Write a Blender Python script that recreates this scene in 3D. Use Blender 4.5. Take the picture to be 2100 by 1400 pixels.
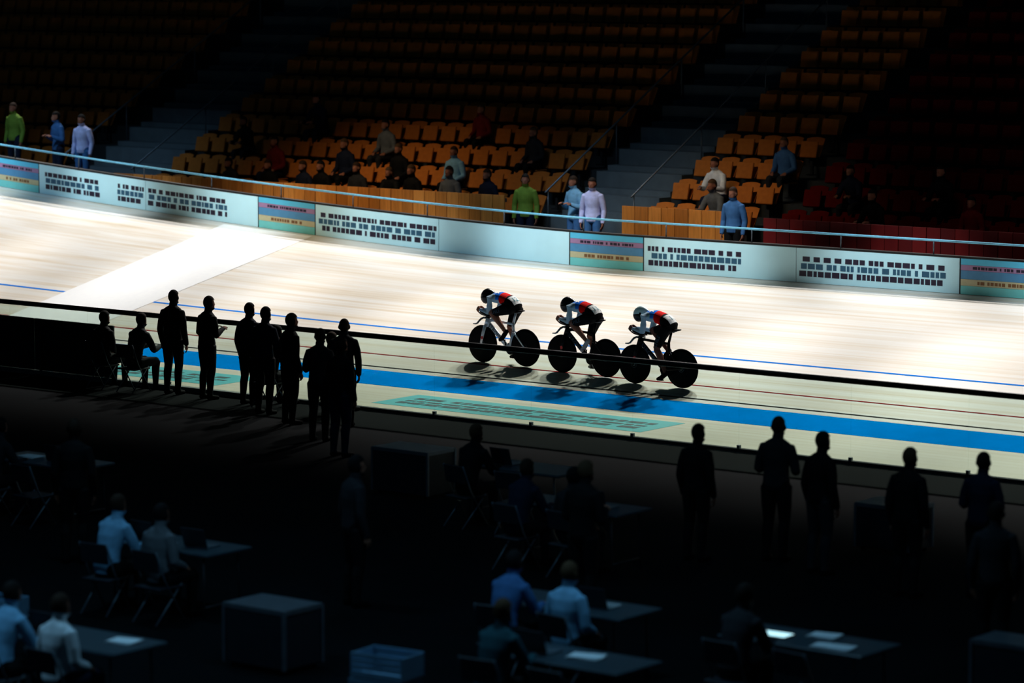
import bpy, bmesh, math, random
from math import sin, cos, pi, radians
from mathutils import Vector, Matrix
from mathutils.bvhtree import BVHTree

for _o in list(bpy.data.objects):
    bpy.data.objects.remove(_o)
SC = bpy.context.scene
COL = SC.collection
RND = random.Random(7)

# ------------------------------------------------------------------ camera
PSI, PHI = 0.6632, 0.1181
cam_d = bpy.data.cameras.new('camera')
cam_d.sensor_width = 36.0
cam_d.lens = 6674.96 / 2100.0 * 36.0
cam_d.clip_end = 400
cam_d.dof.use_dof = True
cam_d.dof.focus_distance = 56.0
cam_d.dof.aperture_fstop = 1.0
cam = bpy.data.objects.new('camera', cam_d)
COL.objects.link(cam)
cam.location = (33.5, -44.149, 7.392)
cam.rotation_euler = (pi / 2 - PHI, 0, PSI)
SC.camera = cam

# ------------------------------------------------------------------ world, lights, exposure
SC.view_settings.view_transform = 'Standard'
SC.view_settings.look = 'None'
SC.view_settings.gamma = 1.0
SC.view_settings.use_curve_mapping = False
SC.view_settings.exposure = 0.0
wd = bpy.data.worlds.new('hall_air')
SC.world = wd
wd.use_nodes = True
wd.node_tree.nodes['Background'].inputs[0].default_value = (0.12, 0.35, 0.6, 1)
wd.node_tree.nodes['Background'].inputs[1].default_value = 0.012


def aim(o, target):
    d = Vector(target) - o.location
    o.rotation_euler = d.to_track_quat('-Z', 'Y').to_euler()


def spot(loc, target, watts, size, blend, color, radius=0.45):
    d = bpy.data.lights.new('flood_and_fill_spot', 'SPOT')
    d.energy, d.spot_size, d.spot_blend, d.color = watts, radians(size), blend, color
    d.shadow_soft_size = radius
    o = bpy.data.objects.new('flood_and_fill_spot', d)
    COL.objects.link(o)
    o.location = loc
    aim(o, target)


def area(loc, target, watts, sx, sy, color, spread=180):
    d = bpy.data.lights.new('hall_and_fill_lamp', 'AREA')
    d.energy, d.shape, d.size, d.size_y, d.color = watts, 'RECTANGLE', sx, sy, color
    d.spread = radians(spread)
    o = bpy.data.objects.new('hall_and_fill_lamp', d)
    COL.objects.link(o)
    o.location = loc
    aim(o, target)


# the row of floodlights over the outer edge of the track, aimed down at the boards
for i in range(19):
    x = -46 + i * 3.9
    spot((x - 2, 13.0, 14.0), (x + 1, 2.3, 0.4), 7900, 39, 0.6, (1.0, 0.97, 0.93))
# cool fill spots, unseen, added to brighten the outer wall panels
for i in range(15):
    x = -38 + i * 4.0
    spot((x, 3.6, 8.0), (x, 7.3, 1.95), 1700, 27, 0.8, (0.86, 0.95, 1.0))
# cool low lamps over the infield
for x, y, w in ((6, -17, 45), (14, -19, 70), (16, -13, 16), (5, -9, 10), (9, -24, 90)):
    area((x, y, 8.0), (x, y, 0), w, 1.6, 0.5, (0.30, 0.68, 1.0), 120)
# added fill lamps, out of view, brightening the stand's parapets and stair feet
for x, w, c in ((-12.5, 34, (1.0, 0.72, 0.42)), (-4.0, 26, (1.0, 0.74, 0.46)), (-20.8, 22, (0.45, 0.72, 1.0)), (-6.3, 22, (0.45, 0.72, 1.0)),
                (3.5, 3, (1.0, 0.6, 0.5))):
    area((x, 4.6, 7.6), (x, 8.7, 2.05), w, 3.0, 0.4, c, 60)

# ------------------------------------------------------------------ materials
MATS = {}


def sr(r, g, b):
    f = lambda v: (v / 255 / 12.92) if v <= 10 else ((v / 255 + 0.055) / 1.055) ** 2.4
    return (f(r), f(g), f(b))


def mat(name, rgb, rough=0.6, metal=0.0, vary=0.12, scale=9.0, spec=0.4, emit=None, stretch=None):
    if name in MATS:
        return MATS[name]
    m = bpy.data.materials.new(name)
    m.use_nodes = True
    nt = m.node_tree
    b = nt.nodes['Principled BSDF']
    c = sr(*rgb)
    tc = nt.nodes.new('ShaderNodeTexCoord')
    mp = nt.nodes.new('ShaderNodeMapping')
    mp.inputs['Scale'].default_value = stretch or (1, 1, 1)
    nz = nt.nodes.new('ShaderNodeTexNoise')
    nz.inputs['Scale'].default_value = scale
    nz.inputs['Detail'].default_value = 3
    rp = nt.nodes.new('ShaderNodeValToRGB')
    rp.color_ramp.elements[0].position = 0.3
    rp.color_ramp.elements[1].position = 0.7
    rp.color_ramp.elements[0].color = tuple(v * (1 - vary) for v in c) + (1,)
    rp.color_ramp.elements[1].color = tuple(min(1, v * (1 + vary)) for v in c) + (1,)
    nt.links.new(tc.outputs['Object'], mp.inputs['Vector'])
    nt.links.new(mp.outputs['Vector'], nz.inputs['Vector'])
    nt.links.new(nz.outputs['Fac'], rp.inputs['Fac'])
    nt.links.new(rp.outputs['Color'], b.inputs['Base Color'])
    b.inputs['Roughness'].default_value = rough
    b.inputs['Metallic'].default_value = metal
    b.inputs['Specular IOR Level'].default_value = spec
    if emit:
        b.inputs['Emission Color'].default_value = c + (1,)
        b.inputs['Emission Strength'].default_value = emit
    MATS[name] = m
    return m


def board_mat(name, lo, mid, hi, rough=0.38):
    """long narrow softwood strips running along the track"""
    m = bpy.data.materials.new(name)
    m.use_nodes = True
    nt = m.node_tree
    N, L = nt.nodes.new, nt.links.new
    b = nt.nodes['Principled BSDF']
    tc = N('ShaderNodeTexCoord')
    mp = N('ShaderNodeMapping')
    mp.inputs['Scale'].default_value = (0.05, 5.5, 5.5)
    L(tc.outputs['Object'], mp.inputs['Vector'])
    n1 = N('ShaderNodeTexNoise'); n1.inputs['Scale'].default_value = 1.0; n1.inputs['Detail'].default_value = 5
    n1.inputs['Roughness'].default_value = 0.62
    L(mp.outputs['Vector'], n1.inputs['Vector'])
    rp = N('ShaderNodeValToRGB')
    e = rp.color_ramp.elements
    e[0].position, e[0].color = 0.28, sr(*lo) + (1,)
    e[1].position, e[1].color = 0.56, sr(*hi) + (1,)
    k = e.new(0.40); k.color = sr(*mid) + (1,)
    L(n1.outputs['Fac'], rp.inputs['Fac'])
    br = N('ShaderNodeTexBrick')
    br.inputs['Scale'].default_value = 1.0
    br.inputs['Brick Width'].default_value = 4.2
    br.inputs['Row Height'].default_value = 0.06
    br.inputs['Mortar Size'].default_value = 0.0025
    br.inputs['Color1'].default_value = (1, 1, 1, 1)
    br.inputs['Color2'].default_value = (0.95, 0.93, 0.90, 1)
    br.inputs['Mortar'].default_value = (0.88, 0.84, 0.79, 1)
    L(tc.outputs['Object'], br.inputs['Vector'])
    mx = N('ShaderNodeMix'); mx.data_type = 'RGBA'; mx.blend_type = 'MULTIPLY'
    mx.inputs['Factor'].default_value = 1.0
    L(rp.outputs['Color'], mx.inputs[6]); L(br.outputs['Color'], mx.inputs[7])
    L(mx.outputs[2], b.inputs['Base Color'])
    b.inputs['Roughness'].default_value = rough
    b.inputs['Specular IOR Level'].default_value = 0.35
    return m


def glass_mat():
    m = bpy.data.materials.new('tinted_glass')
    m.use_nodes = True
    nt = m.node_tree
    nt.nodes.clear()
    N, L = nt.nodes.new, nt.links.new
    out = N('ShaderNodeOutputMaterial')
    tr = N('ShaderNodeBsdfTransparent'); tr.inputs[0].default_value = (0.80, 0.87, 0.825, 1)
    gl = N('ShaderNodeBsdfGlossy'); gl.inputs['Roughness'].default_value = 0.04
    mix = N('ShaderNodeMixShader')
    fr = N('ShaderNodeFresnel'); fr.inputs[0].default_value = 1.25
    L(fr.outputs[0], mix.inputs[0]); L(tr.outputs[0], mix.inputs[1]); L(gl.outputs[0], mix.inputs[2])
    L(mix.outputs[0], out.inputs[0])
    return m


M_TRACK = board_mat('pale_softwood_strips', (216, 199, 174), (228, 217, 201), (237, 234, 229))
M_APRON = board_mat('apron_softwood', (196, 186, 160), (208, 200, 178), (216, 211, 192), 0.5)
M_BLUE = mat('blue_paint', (0, 146, 246), 0.8, vary=0.05, scale=3, spec=0.0)
M_RED = mat('red_paint', (140, 8, 16), 0.8, vary=0.06, spec=0.04)
M_BLACKLINE = mat('black_paint', (6, 12, 16), 0.8, spec=0.04)
M_BLUELINE = mat('line_blue_paint', (0, 118, 222), 0.8, spec=0.02)
M_WHITEPAINT = mat('white_paint', (252, 253, 255), 0.35, vary=0.02)
M_CYANPAINT = mat('cyan_paint', (70, 196, 202), 0.4, vary=0.06)
M_DARKTEAL = mat('dark_teal_paint', (18, 62, 66), 0.4)
M_GLASS = glass_mat()
M_GLASSEDGE = bpy.data.materials.new('clear_glass_edge')
M_GLASSEDGE.use_nodes = True
M_GLASSEDGE.node_tree.nodes.clear()
_a, _b = M_GLASSEDGE.node_tree.nodes.new('ShaderNodeOutputMaterial'), M_GLASSEDGE.node_tree.nodes.new('ShaderNodeBsdfTransparent')
_b.inputs[0].default_value = (0.95, 0.97, 0.96, 1)
M_GLASSEDGE.node_tree.links.new(_b.outputs[0], _a.inputs[0])
M_RAIL = mat('black_brown_rail', (26, 20, 15), 0.45, spec=0.5)
M_PALEMETAL = mat('pale_blue_metal', (120, 196, 228), 0.35, 0.3, spec=0.6)
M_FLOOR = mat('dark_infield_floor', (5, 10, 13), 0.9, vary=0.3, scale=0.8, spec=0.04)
M_BLACK = mat('black_rubber', (4, 4, 5), 0.8, spec=0.06)
M_CARBON = mat('black_carbon', (5, 6, 8), 0.5, spec=0.12)
M_DISC = mat('black_disc_carbon', (5, 7, 9), 0.6, spec=0.06)
M_SILVER = mat('pearl_silver_carbon', (208, 222, 232), 0.28, 0.25, spec=0.6)
M_STEEL = mat('polished_steel', (150, 155, 160), 0.25, 0.9)
M_GREYSTEEL = mat('grey_alloy', (92, 104, 114), 0.4, 0.4)
M_SKIN = mat('skin', (142, 94, 76), 0.7, vary=0.08, spec=0.1)
M_SKIN2 = mat('darker_skin', (104, 66, 58), 0.7, vary=0.08, spec=0.1)
M_WHITEFAB = mat('white_lycra', (162, 188, 208), 0.85, vary=0.03, spec=0.03)
M_BLUEFAB = mat('blue_lycra', (0, 116, 236), 0.85, vary=0.05, spec=0.05)
M_REDFAB = mat('red_lycra', (232, 16, 14), 0.85, vary=0.05, spec=0.05)
M_BLACKFAB = mat('black_lycra', (8, 11, 14), 0.8, vary=0.1, spec=0.06)
M_GREYPRINT = mat('slate_print', (66, 84, 100), 0.7, spec=0.05)
M_BIB = mat('bib_paper', (252, 255, 255), 0.8, vary=0.01, spec=0.05)
M_BIBINK = mat('bib_ink', (96, 176, 190), 0.7)
M_WHITEHELM = mat('pale_cyan_gloss', (222, 248, 252), 0.35, vary=0.02, spec=0.4)
M_BLACKHELM = mat('black_gloss', (9, 10, 12), 0.28, spec=0.5)
M_VISOR = mat('smoked_visor', (5, 6, 9), 0.3, spec=0.2)
M_PANEL = mat('pale_cyan_panel', (192, 238, 250), 0.6, vary=0.03, scale=2, spec=0.1)
M_AD_SKY = mat('ad_sky_blue', (84, 188, 226), 0.45, vary=0.03)
M_AD_PINK = mat('ad_lilac', (156, 122, 160), 0.45, vary=0.05)
M_AD_BLUE = mat('ad_mid_blue', (76, 138, 182), 0.45, vary=0.05)
M_AD_TAN = mat('ad_tan', (190, 186, 150), 0.45, vary=0.06)
M_AD_TEAL = mat('ad_teal', (112, 204, 204), 0.45, vary=0.03)
M_AD_INK = mat('ad_dark_ink', (34, 28, 50), 0.5)
M_AD_INK2 = mat('ad_blue_ink', (40, 88, 116), 0.5)
M_DARKCAP = mat('black_wall_cap', (8, 10, 12), 0.6)
M_ORANGEWOOD = [mat('orange_wood_%d' % i, c, 0.5, vary=0.16, scale=3, stretch=(8, 8, 0.8)) for i, c in enumerate(((196, 124, 52), (180, 112, 46), (208, 136, 62)))]
M_REDWOOD = [mat('deep_red_board_%d' % i, c, 0.55, vary=0.12, scale=3) for i, c in enumerate(((112, 16, 18), (98, 14, 16), (122, 22, 22)))]
M_CONCRETE = mat('blue_grey_concrete', (92, 106, 114), 0.85, vary=0.14, scale=2.5)
M_TREAD = mat('dark_tread', (46, 52, 56), 0.9, vary=0.15, scale=2)
M_SEAT = mat('orange_seat_shell', (190, 112, 48), 0.7, vary=0.08, spec=0.06)
M_SEATRED = mat('dark_red_seat_shell', (96, 14, 14), 0.75, vary=0.08, spec=0.04)
M_SEATLEG = mat('seat_bracket_steel', (50, 52, 56), 0.5, 0.5)
M_WALLBACK = mat('dark_hall_wall', (16, 18, 20), 0.9)
M_TABLE = mat('dark_grey_table_top', (52, 66, 74), 0.35, vary=0.1)
M_SCREEN = mat('lit_screen', (120, 205, 240), 0.3, emit=0.35)
M_SCREENB = mat('bright_lit_screen', (190, 240, 250), 0.3, emit=1.3)
M_SIGN = mat('lit_green_sign', (120, 170, 60), 0.4, emit=0.10)
M_PAPER = mat('white_paper', (220, 230, 235), 0.8, vary=0.03)
M_CASE = mat('black_flightcase', (26, 32, 40), 0.5, vary=0.1)
M_CASEEDGE = mat('alloy_case_edge', (120, 130, 140), 0.35, 0.7)
M_PALECRATE = mat('pale_blue_crate', (110, 150, 178), 0.5, vary=0.08)
M_DARKBOARD = mat('dark_teal_board', (30, 44, 46), 0.6)
M_LIGHTEDGE = mat('grey_metal_edge', (120, 128, 124), 0.45, 0.2)


def fabric(rgb):
    return mat('fabric_%d_%d_%d' % rgb, rgb, 0.8, vary=0.12, scale=14, spec=0.15)


# ------------------------------------------------------------------ object helpers
def tag(o, label=None, cat=None, group=None, kind=None):
    if label: o['label'] = label
    if cat: o['category'] = cat
    if group: o['group'] = group
    if kind: o['kind'] = kind
    return o


def empty(name, loc=(0, 0, 0), rz=0.0, label=None, cat=None, group=None, kind=None):
    o = bpy.data.objects.new(name, None)
    o.empty_display_size = 0.2
    COL.objects.link(o)
    o.location = loc
    o.rotation_euler = (0, 0, rz)
    return tag(o, label, cat, group, kind)


def link_mesh(name, me, parent=None, loc=(0, 0, 0), rz=0.0):
    o = bpy.data.objects.new(name, me)
    COL.objects.link(o)
    o.location = loc
    o.rotation_euler = (0, 0, rz)
    if parent:
        o.parent = parent
    return o


def to_mesh(name, bm, mats, smooth=False):
    me = bpy.data.meshes.new(name)
    bmesh.ops.recalc_face_normals(bm, faces=bm.faces[:])
    if smooth:
        for f in bm.faces: f.smooth = True
    bm.to_mesh(me)
    bm.free()
    for m in (mats if isinstance(mats, (list, tuple)) else [mats]):
        me.materials.append(m)
    return me


def build(name, bm, mats, parent=None, smooth=False, loc=(0, 0, 0), rz=0.0):
    return link_mesh(name, to_mesh(name, bm, mats, smooth), parent, loc, rz)


def box(bm, c, s, mi=0, rot=None, bevel=0.0):
    m = Matrix.Translation(c) @ (rot.to_4x4() if rot else Matrix()) @ Matrix.Diagonal((s[0], s[1], s[2], 1))
    r = bmesh.ops.create_cube(bm, size=1.0, matrix=m)
    fs = set(f for v in r['verts'] for f in v.link_faces)
    for f in fs: f.material_index = mi
    if bevel:
        es = list(set(e for v in r['verts'] for e in v.link_edges))
        bmesh.ops.bevel(bm, geom=es, offset=bevel, segments=1, affect='EDGES')
    return bm


def frame_of(t, lat=None):
    t = t.normalized()
    if lat is None:
        lat = Vector((0, 0, 1)).cross(t)
        if lat.length < 1e-3: lat = Vector((0, 1, 0))
    lat = (lat - t * lat.dot(t)).normalized()
    return lat, t.cross(lat).normalized()


def loft(bm, secs, n=12, lat=None, mi=0, cap=0.6):
    """secs: (centre, half-width along lat, half-width across); closed rounded ends"""
    P = [Vector(s[0]) for s in secs]
    rings = []
    for i, s in enumerate(secs):
        t = P[min(i + 1, len(P) - 1)] - P[max(i - 1, 0)]
        u, v = frame_of(t, lat)
        rings.append([bm.verts.new(P[i] + u * s[1] * cos(2 * pi * k / n) + v * s[2] * sin(2 * pi * k / n)) for k in range(n)])
    fs = []
    for a, b in zip(rings, rings[1:]):
        for k in range(n):
            fs.append(bm.faces.new((a[k], a[(k + 1) % n], b[(k + 1) % n], b[k])))
    for ring, s, d in ((rings[0], secs[0], P[0] - P[1]), (rings[-1], secs[-1], P[-1] - P[-2])):
        c = bm.verts.new(Vector(s[0]) + d.normalized() * min(s[1], s[2]) * cap)
        for k in range(n):
            fs.append(bm.faces.new((ring[k], ring[(k + 1) % n], c)))
    for f in fs: f.material_index = mi
    return bm


def tube(bm, pts, r, n=10, mi=0, cap=0.3, flat=None, lat=None):
    rs = r if isinstance(r, (list, tuple)) else [r] * len(pts)
    return loft(bm, [(p, q, q * (flat or 1)) for p, q in zip(pts, rs)], n, lat, mi, cap)


def ellipsoid(bm, c, s, rot=None, seg=16, rings=10, mi=0):
    m = Matrix.Translation(c) @ (rot.to_4x4() if rot else Matrix()) @ Matrix.Diagonal((s[0], s[1], s[2], 1))
    r = bmesh.ops.create_uvsphere(bm, u_segments=seg, v_segments=rings, radius=1.0, matrix=m)
    for v in r['verts']:
        for f in v.link_faces: f.material_index = mi
    return r['verts']


def lathe_y(bm, prof, n=48, mi=0, c=(0, 0, 0)):
    """profile of (radius, y) turned about the y axis, closed strip"""
    rings = [[bm.verts.new((c[0] + r * cos(2 * pi * k / n), c[1] + y, c[2] + r * sin(2 * pi * k / n))) for k in range(n)] for r, y in prof]
    for a, b in zip(rings, rings[1:]):
        for k in range(n):
            f = bm.faces.new((a[k], a[(k + 1) % n], b[(k + 1) % n], b[k])); f.material_index = mi
    return bm


def remesh(bm, voxel, smooth=4):
    bmesh.ops.recalc_face_normals(bm, faces=bm.faces[:])
    me = bpy.data.meshes.new('raw')
    bm.to_mesh(me); bm.free()
    o = bpy.data.objects.new('raw', me)
    COL.objects.link(o)
    r = o.modifiers.new('r', 'REMESH'); r.mode = 'VOXEL'; r.voxel_size = voxel
    s = o.modifiers.new('s', 'SMOOTH'); s.factor = 0.5; s.iterations = smooth
    dg = bpy.context.evaluated_depsgraph_get()
    out = bpy.data.meshes.new_from_object(o.evaluated_get(dg))
    bpy.data.objects.remove(o)
    for p in out.polygons: p.use_smooth = True
    return out


def text_mesh(s, size):
    c = bpy.data.curves.new('t', 'FONT')
    c.body = s; c.size = size; c.align_x = 'CENTER'; c.align_y = 'CENTER'; c.resolution_u = 2
    o = bpy.data.objects.new('t', c)
    COL.objects.link(o)
    dg = bpy.context.evaluated_depsgraph_get()
    me = bpy.data.meshes.new_from_object(o.evaluated_get(dg))
    bpy.data.objects.remove(o)
    b = bmesh.new(); b.from_mesh(me)
    bmesh.ops.triangulate(b, faces=b.faces[:])
    for _ in range(4):
        es = [e for e in b.edges if e.calc_length() > size * 0.16]
        if not es: break
        bmesh.ops.subdivide_edges(b, edges=es, cuts=1)
        bmesh.ops.triangulate(b, faces=b.faces[:])
    b.to_mesh(me); b.free()
    return me


ORD = ['first', 'second', 'third', 'fourth', 'fifth', 'sixth', 'seventh', 'eighth', 'ninth', 'tenth', 'eleventh', 'twelfth', 'thirteenth']

# ------------------------------------------------------------------ the track
INNER, OUTER, FLOOR_Z = -0.787, 7.5, -0.132


def bank(x):
    d = max(0.0, -4.0 - x)
    return radians(min(9.65 + 0.072 * d ** 1.6, 42))


def on_track(x, w, h=0.0):
    b = bank(x)
    return Vector((x, w * cos(b) - h * sin(b), w * sin(b) + h * cos(b)))


def track_z(x, y):
    return y * math.tan(bank(x))


def ribbon(bm, x0, x1, w0, w1, h, dx=0.5, nw=1, mi=0, thick=0.0):
    nx = max(1, int(round((x1 - x0) / dx)))
    g = [[bm.verts.new(on_track(x0 + (x1 - x0) * i / nx, w0 + (w1 - w0) * j / nw, h)) for j in range(nw + 1)] for i in range(nx + 1)]
    for i in range(nx):
        for j in range(nw):
            f = bm.faces.new((g[i][j], g[i + 1][j], g[i + 1][j + 1], g[i][j + 1])); f.material_index = mi
    if thick:
        lo = [[bm.verts.new(on_track(x0 + (x1 - x0) * i / nx, w, h - thick)) for i in range(nx + 1)] for w in (w0, w1)]
        for i in range(nx):
            bm.faces.new((g[i][0], g[i + 1][0], lo[0][i + 1], lo[0][i])).material_index = mi
            bm.faces.new((g[i][nw], g[i + 1][nw], lo[1][i + 1], lo[1][i])).material_index = mi
    return bm


XL, XR = -46.0, 30.0
bm = bmesh.new(); ribbon(bm, XL, XR, INNER, OUTER, 0.0, nw=16, thick=0.15)
track = build('track_floor', bm, M_TRACK, smooth=True)
tag(track, 'pale wooden banked cycling track rising to the outer wall', None, None, 'structure')
for nm, w, hw, m in (('sprint_line', 0.9, 0.025, M_RED), ('measurement_line', 0.2, 0.026, M_BLACKLINE), ('stayers_line', 2.5, 0.034, M_BLUELINE)):
    bm = bmesh.new(); ribbon(bm, XL, XR, w - hw, w + hw, 0.003, thick=0.003)
    build(nm, bm, m, track)
bm = bmesh.new(); ribbon(bm, XL, XR, INNER, 0.0, 0.003, thick=0.003)
o = build('blue_band', bm, M_BLUE, track); o['label'] = 'bright blue painted band along the inner edge'
bm = bmesh.new(); ribbon(bm, -14.5, -12.0, 0.24, OUTER - 0.12, 0.006, nw=16, thick=0.006)
o = build('finish_band', bm, M_WHITEPAINT, track); o['label'] = 'broad white painted band across the track'

yin = INNER * cos(bank(0))
bm = bmesh.new()
box(bm, ((XL + XR) / 2, (yin - 3.42) / 2, FLOOR_Z - 0.06), (XR - XL, -3.42 - yin, 0.12))
apron = build('apron_floor', bm, M_APRON)
tag(apron, 'flat pale safety apron between the blue band and the glass barrier', None, None, 'structure')

def text_blocks(rng, x0, x1, w0, w1, gap):
    """widths of a line of small marks, too blurred in the photograph to be read"""
    out, x = [], x0
    while x < x1 - w0:
        w = min(rng.uniform(w0, w1), x1 - x)
        out.append((x, x + w))
        x += w + rng.choice((gap, gap, gap, gap * 3.5))
    return out


for k, (xa, xb) in enumerate(((-8.9, -5.6), (-2.0, 3.6))):
    r = random.Random(k + 3)
    root = empty('apron_emblem', ((xa + xb) / 2, -1.95, FLOOR_Z), 0,
                 ('long' if k else 'shorter') + ' cyan painted panel with dark lettering on the apron ' + ('below the riders' if k else 'left of the riders'), 'floor marking')
    bm = bmesh.new(); box(bm, (0, 0, 0.002), (xb - xa, 1.25, 0.004))
    build('painted_panel', bm, M_CYANPAINT, root)
    bm = bmesh.new()
    for yy, hh in ((0.22, 0.17), (-0.05, 0.10), (-0.28, 0.17)):
        for a, b in text_blocks(r, -(xb - xa) / 2 + 0.3, (xb - xa) / 2 - 0.3, 0.12, 0.42, 0.06):
            box(bm, ((a + b) / 2, yy, 0.005), (b - a, hh, 0.004))
    build('lettering', bm, M_DARKTEAL, root)

# ------------------------------------------------------------------ outer wall with its advertising panels
WH = 0.66


def on_wall(x, h, out=0.0):
    b = on_track(x, OUTER)
    return Vector((x, b.y - out, b.z + h))


def wall_strip(bm, x0, x1, h0, h1, out, thick, mi=0, dx=0.4):
    nx = max(1, int(round((x1 - x0) / dx)))
    R = []
    for i in range(nx + 1):
        x = x0 + (x1 - x0) * i / nx
        R.append([bm.verts.new(on_wall(x, h0, out)), bm.verts.new(on_wall(x, h1, out)), bm.verts.new(on_wall(x, h1, out - thick)), bm.verts.new(on_wall(x, h0, out - thick))])
    fs = [bm.faces.new(R[0]), bm.faces.new(R[-1])]
    for a, b in zip(R, R[1:]):
        for k in range(4):
            fs.append(bm.faces.new((a[k], a[(k + 1) % 4], b[(k + 1) % 4], b[k])))
    for f in fs: f.material_index = mi
    return bm


bm = bmesh.new(); wall_strip(bm, XL, XR, -0.3, WH, 0.0, 0.10)
wall = build('wall_back_track', bm, M_DARKCAP)
tag(wall, 'low outer wall along the top of the banked track', None, None, 'structure')
bm = bmesh.new(); wall_strip(bm, XL, XR, WH, WH + 0.035, 0.01, 0.12)
build('wall_cap', bm, M_DARKCAP, wall)

LOGO = [(-30.6, -29.4), (-21.6, -20.2), (-13.6, -12.0), (-5.3, -3.5), (3.6, 5.6), (12.5, 14.3)]
edges = [XL] + [v for p in LOGO for v in p] + [XR]
TEXT = [(-20.0, -18.3), (-17.8, -14.5), (-11.9, -8.7), (-3.4, -1.2), (0.0, 3.3), (6.2, 9.0), (-28.0, -24.0)]
rng = random.Random(11)
for i in range(len(edges) - 1):
    xa, xb = edges[i] + 0.012, edges[i + 1] - 0.012
    if i % 2:      # coloured emblem panel in horizontal layers
        bm = bmesh.new()
        for mi, (a, b) in enumerate(((0.0, 0.16), (0.16, 0.28), (0.28, 0.44), (0.44, 0.54), (0.54, 0.655))):
            wall_strip(bm, xa, xb, a * 1.0 + 0.004, b, 0.012, 0.012, mi)
        p = build('emblem_panel', bm, [M_AD_TEAL, M_AD_TAN, M_AD_BLUE, M_AD_PINK, M_AD_SKY], wall)
        p['label'] = 'layered blue, lilac, tan and teal advertising panel'
        bm = bmesh.new()
        for a, b in text_blocks(rng, xa + 0.25, xb - 0.2, 0.03, 0.09, 0.018):
            wall_strip(bm, a, b, 0.465, 0.515, 0.016, 0.004, 0)
        for a, b in text_blocks(rng, xa + 0.35, xb - 0.3, 0.03, 0.09, 0.018):
            wall_strip(bm, a, b, 0.19, 0.25, 0.016, 0.004, 1)
        build('lettering', bm, [M_AD_INK, mat('ad_brown_ink', (120, 84, 50), 0.5)], p)
    else:
        n = max(1, int(round((xb - xa) / 3.3)))
        for q in range(n):
            a0, b0 = xa + (xb - xa) * q / n + 0.006, xa + (xb - xa) * (q + 1) / n - 0.006
            bm = bmesh.new(); wall_strip(bm, a0, b0, 0.004, 0.655, 0.012, 0.012)
            p = build('advertising_panel', bm, M_PANEL, wall)
            bm = bmesh.new()
            for ta, tb in TEXT:
                for h0, h1, mi in ((0.405, 0.50, 0), (0.265, 0.37, 1), (0.125, 0.23, 0)):
                    for a, b in text_blocks(rng, max(ta, a0 + 0.05) + rng.uniform(0, 0.1), min(tb, b0 - 0.05), 0.05, 0.17, 0.024):
                        wall_strip(bm, a, b, h0, h1, 0.016, 0.004, mi)
            if len(bm.verts):
                build('lettering', bm, [M_AD_INK, M_AD_INK2], p)
            else:
                bm.free()

rail = empty('handrail', on_wall(-8, WH), 0, 'pale blue metal handrail on posts above the outer track wall', 'railing')
base = rail.location.copy()
bm = bmesh.new()
pts = [on_wall(XL + i * 0.8, WH + 0.29, -0.05) - base for i in range(int((XR - XL) / 0.8) + 1)]
tube(bm, pts, 0.022, 8)
build('rail_tube', bm, M_PALEMETAL, rail, True)
bm = bmesh.new()
pm = None
for i in range(int((XR - XL) / 2.0)):
    p = on_wall(XL + 1 + i * 2.0, WH + 0.03, -0.05) - base
    if pm is None:
        b2 = bmesh.new(); tube(b2, [(0, 0, 0), (0, 0, 0.25)], 0.013, 6)
        pm = to_mesh('rail_post', b2, M_GREYSTEEL, True)
    link_mesh('rail_post', pm, rail, p)
bm.free()

# ------------------------------------------------------------------ walkway and stand behind the wall
bm = bmesh.new()
nx = 60
R = []
for i in range(nx + 1):
    x = XL + (XR - XL) * i / nx
    b = on_track(x, OUTER)
    z = b.z - 0.10
    R.append([bm.verts.new((x, b.y + 0.11, z)), bm.verts.new((x, 9.2, max(z, 1.15)))])
for a, b in zip(R, R[1:]):
    bm.faces.new((a[0], b[0], b[1], a[1]))
walk = build('walkway_floor', bm, M_TREAD)
tag(walk, 'dark walkway floor behind the outer track wall', None, None, 'structure')

STX0, STX1 = -46.0, 14.0
NROW, Y0R, DR, Z0R, RISE = 13, 9.25, 0.80, 1.55, 0.43
bm = bmesh.new()
for k in range(NROW):
    y0, z = Y0R + DR * k, Z0R + RISE * k
    ye = Y0R + DR * (k + 1)
    box(bm, ((STX0 + STX1) / 2, (y0 + ye) / 2 + 0.2, z - 0.25), (STX1 - STX0, DR + 0.4, 0.5))
box(bm, ((STX0 + STX1) / 2, Y0R + DR * NROW / 2 + 0.6, 0.55), (STX1 - STX0, DR * NROW, 1.1))
terrace = build('stand_terrace_floor', bm, M_TREAD)
tag(terrace, 'stepped dark terrace of the grandstand', None, None, 'structure')
bm = bmesh.new()
box(bm, ((STX0 + STX1) / 2, Y0R + DR * NROW + 0.45, 6.0), (STX1 - STX0 + 30, 0.3, 13.0))
wb = build('wall_back', bm, M_WALLBACK)
tag(wb, 'dark rear wall of the hall behind the stand', None, None, 'structure')

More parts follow.
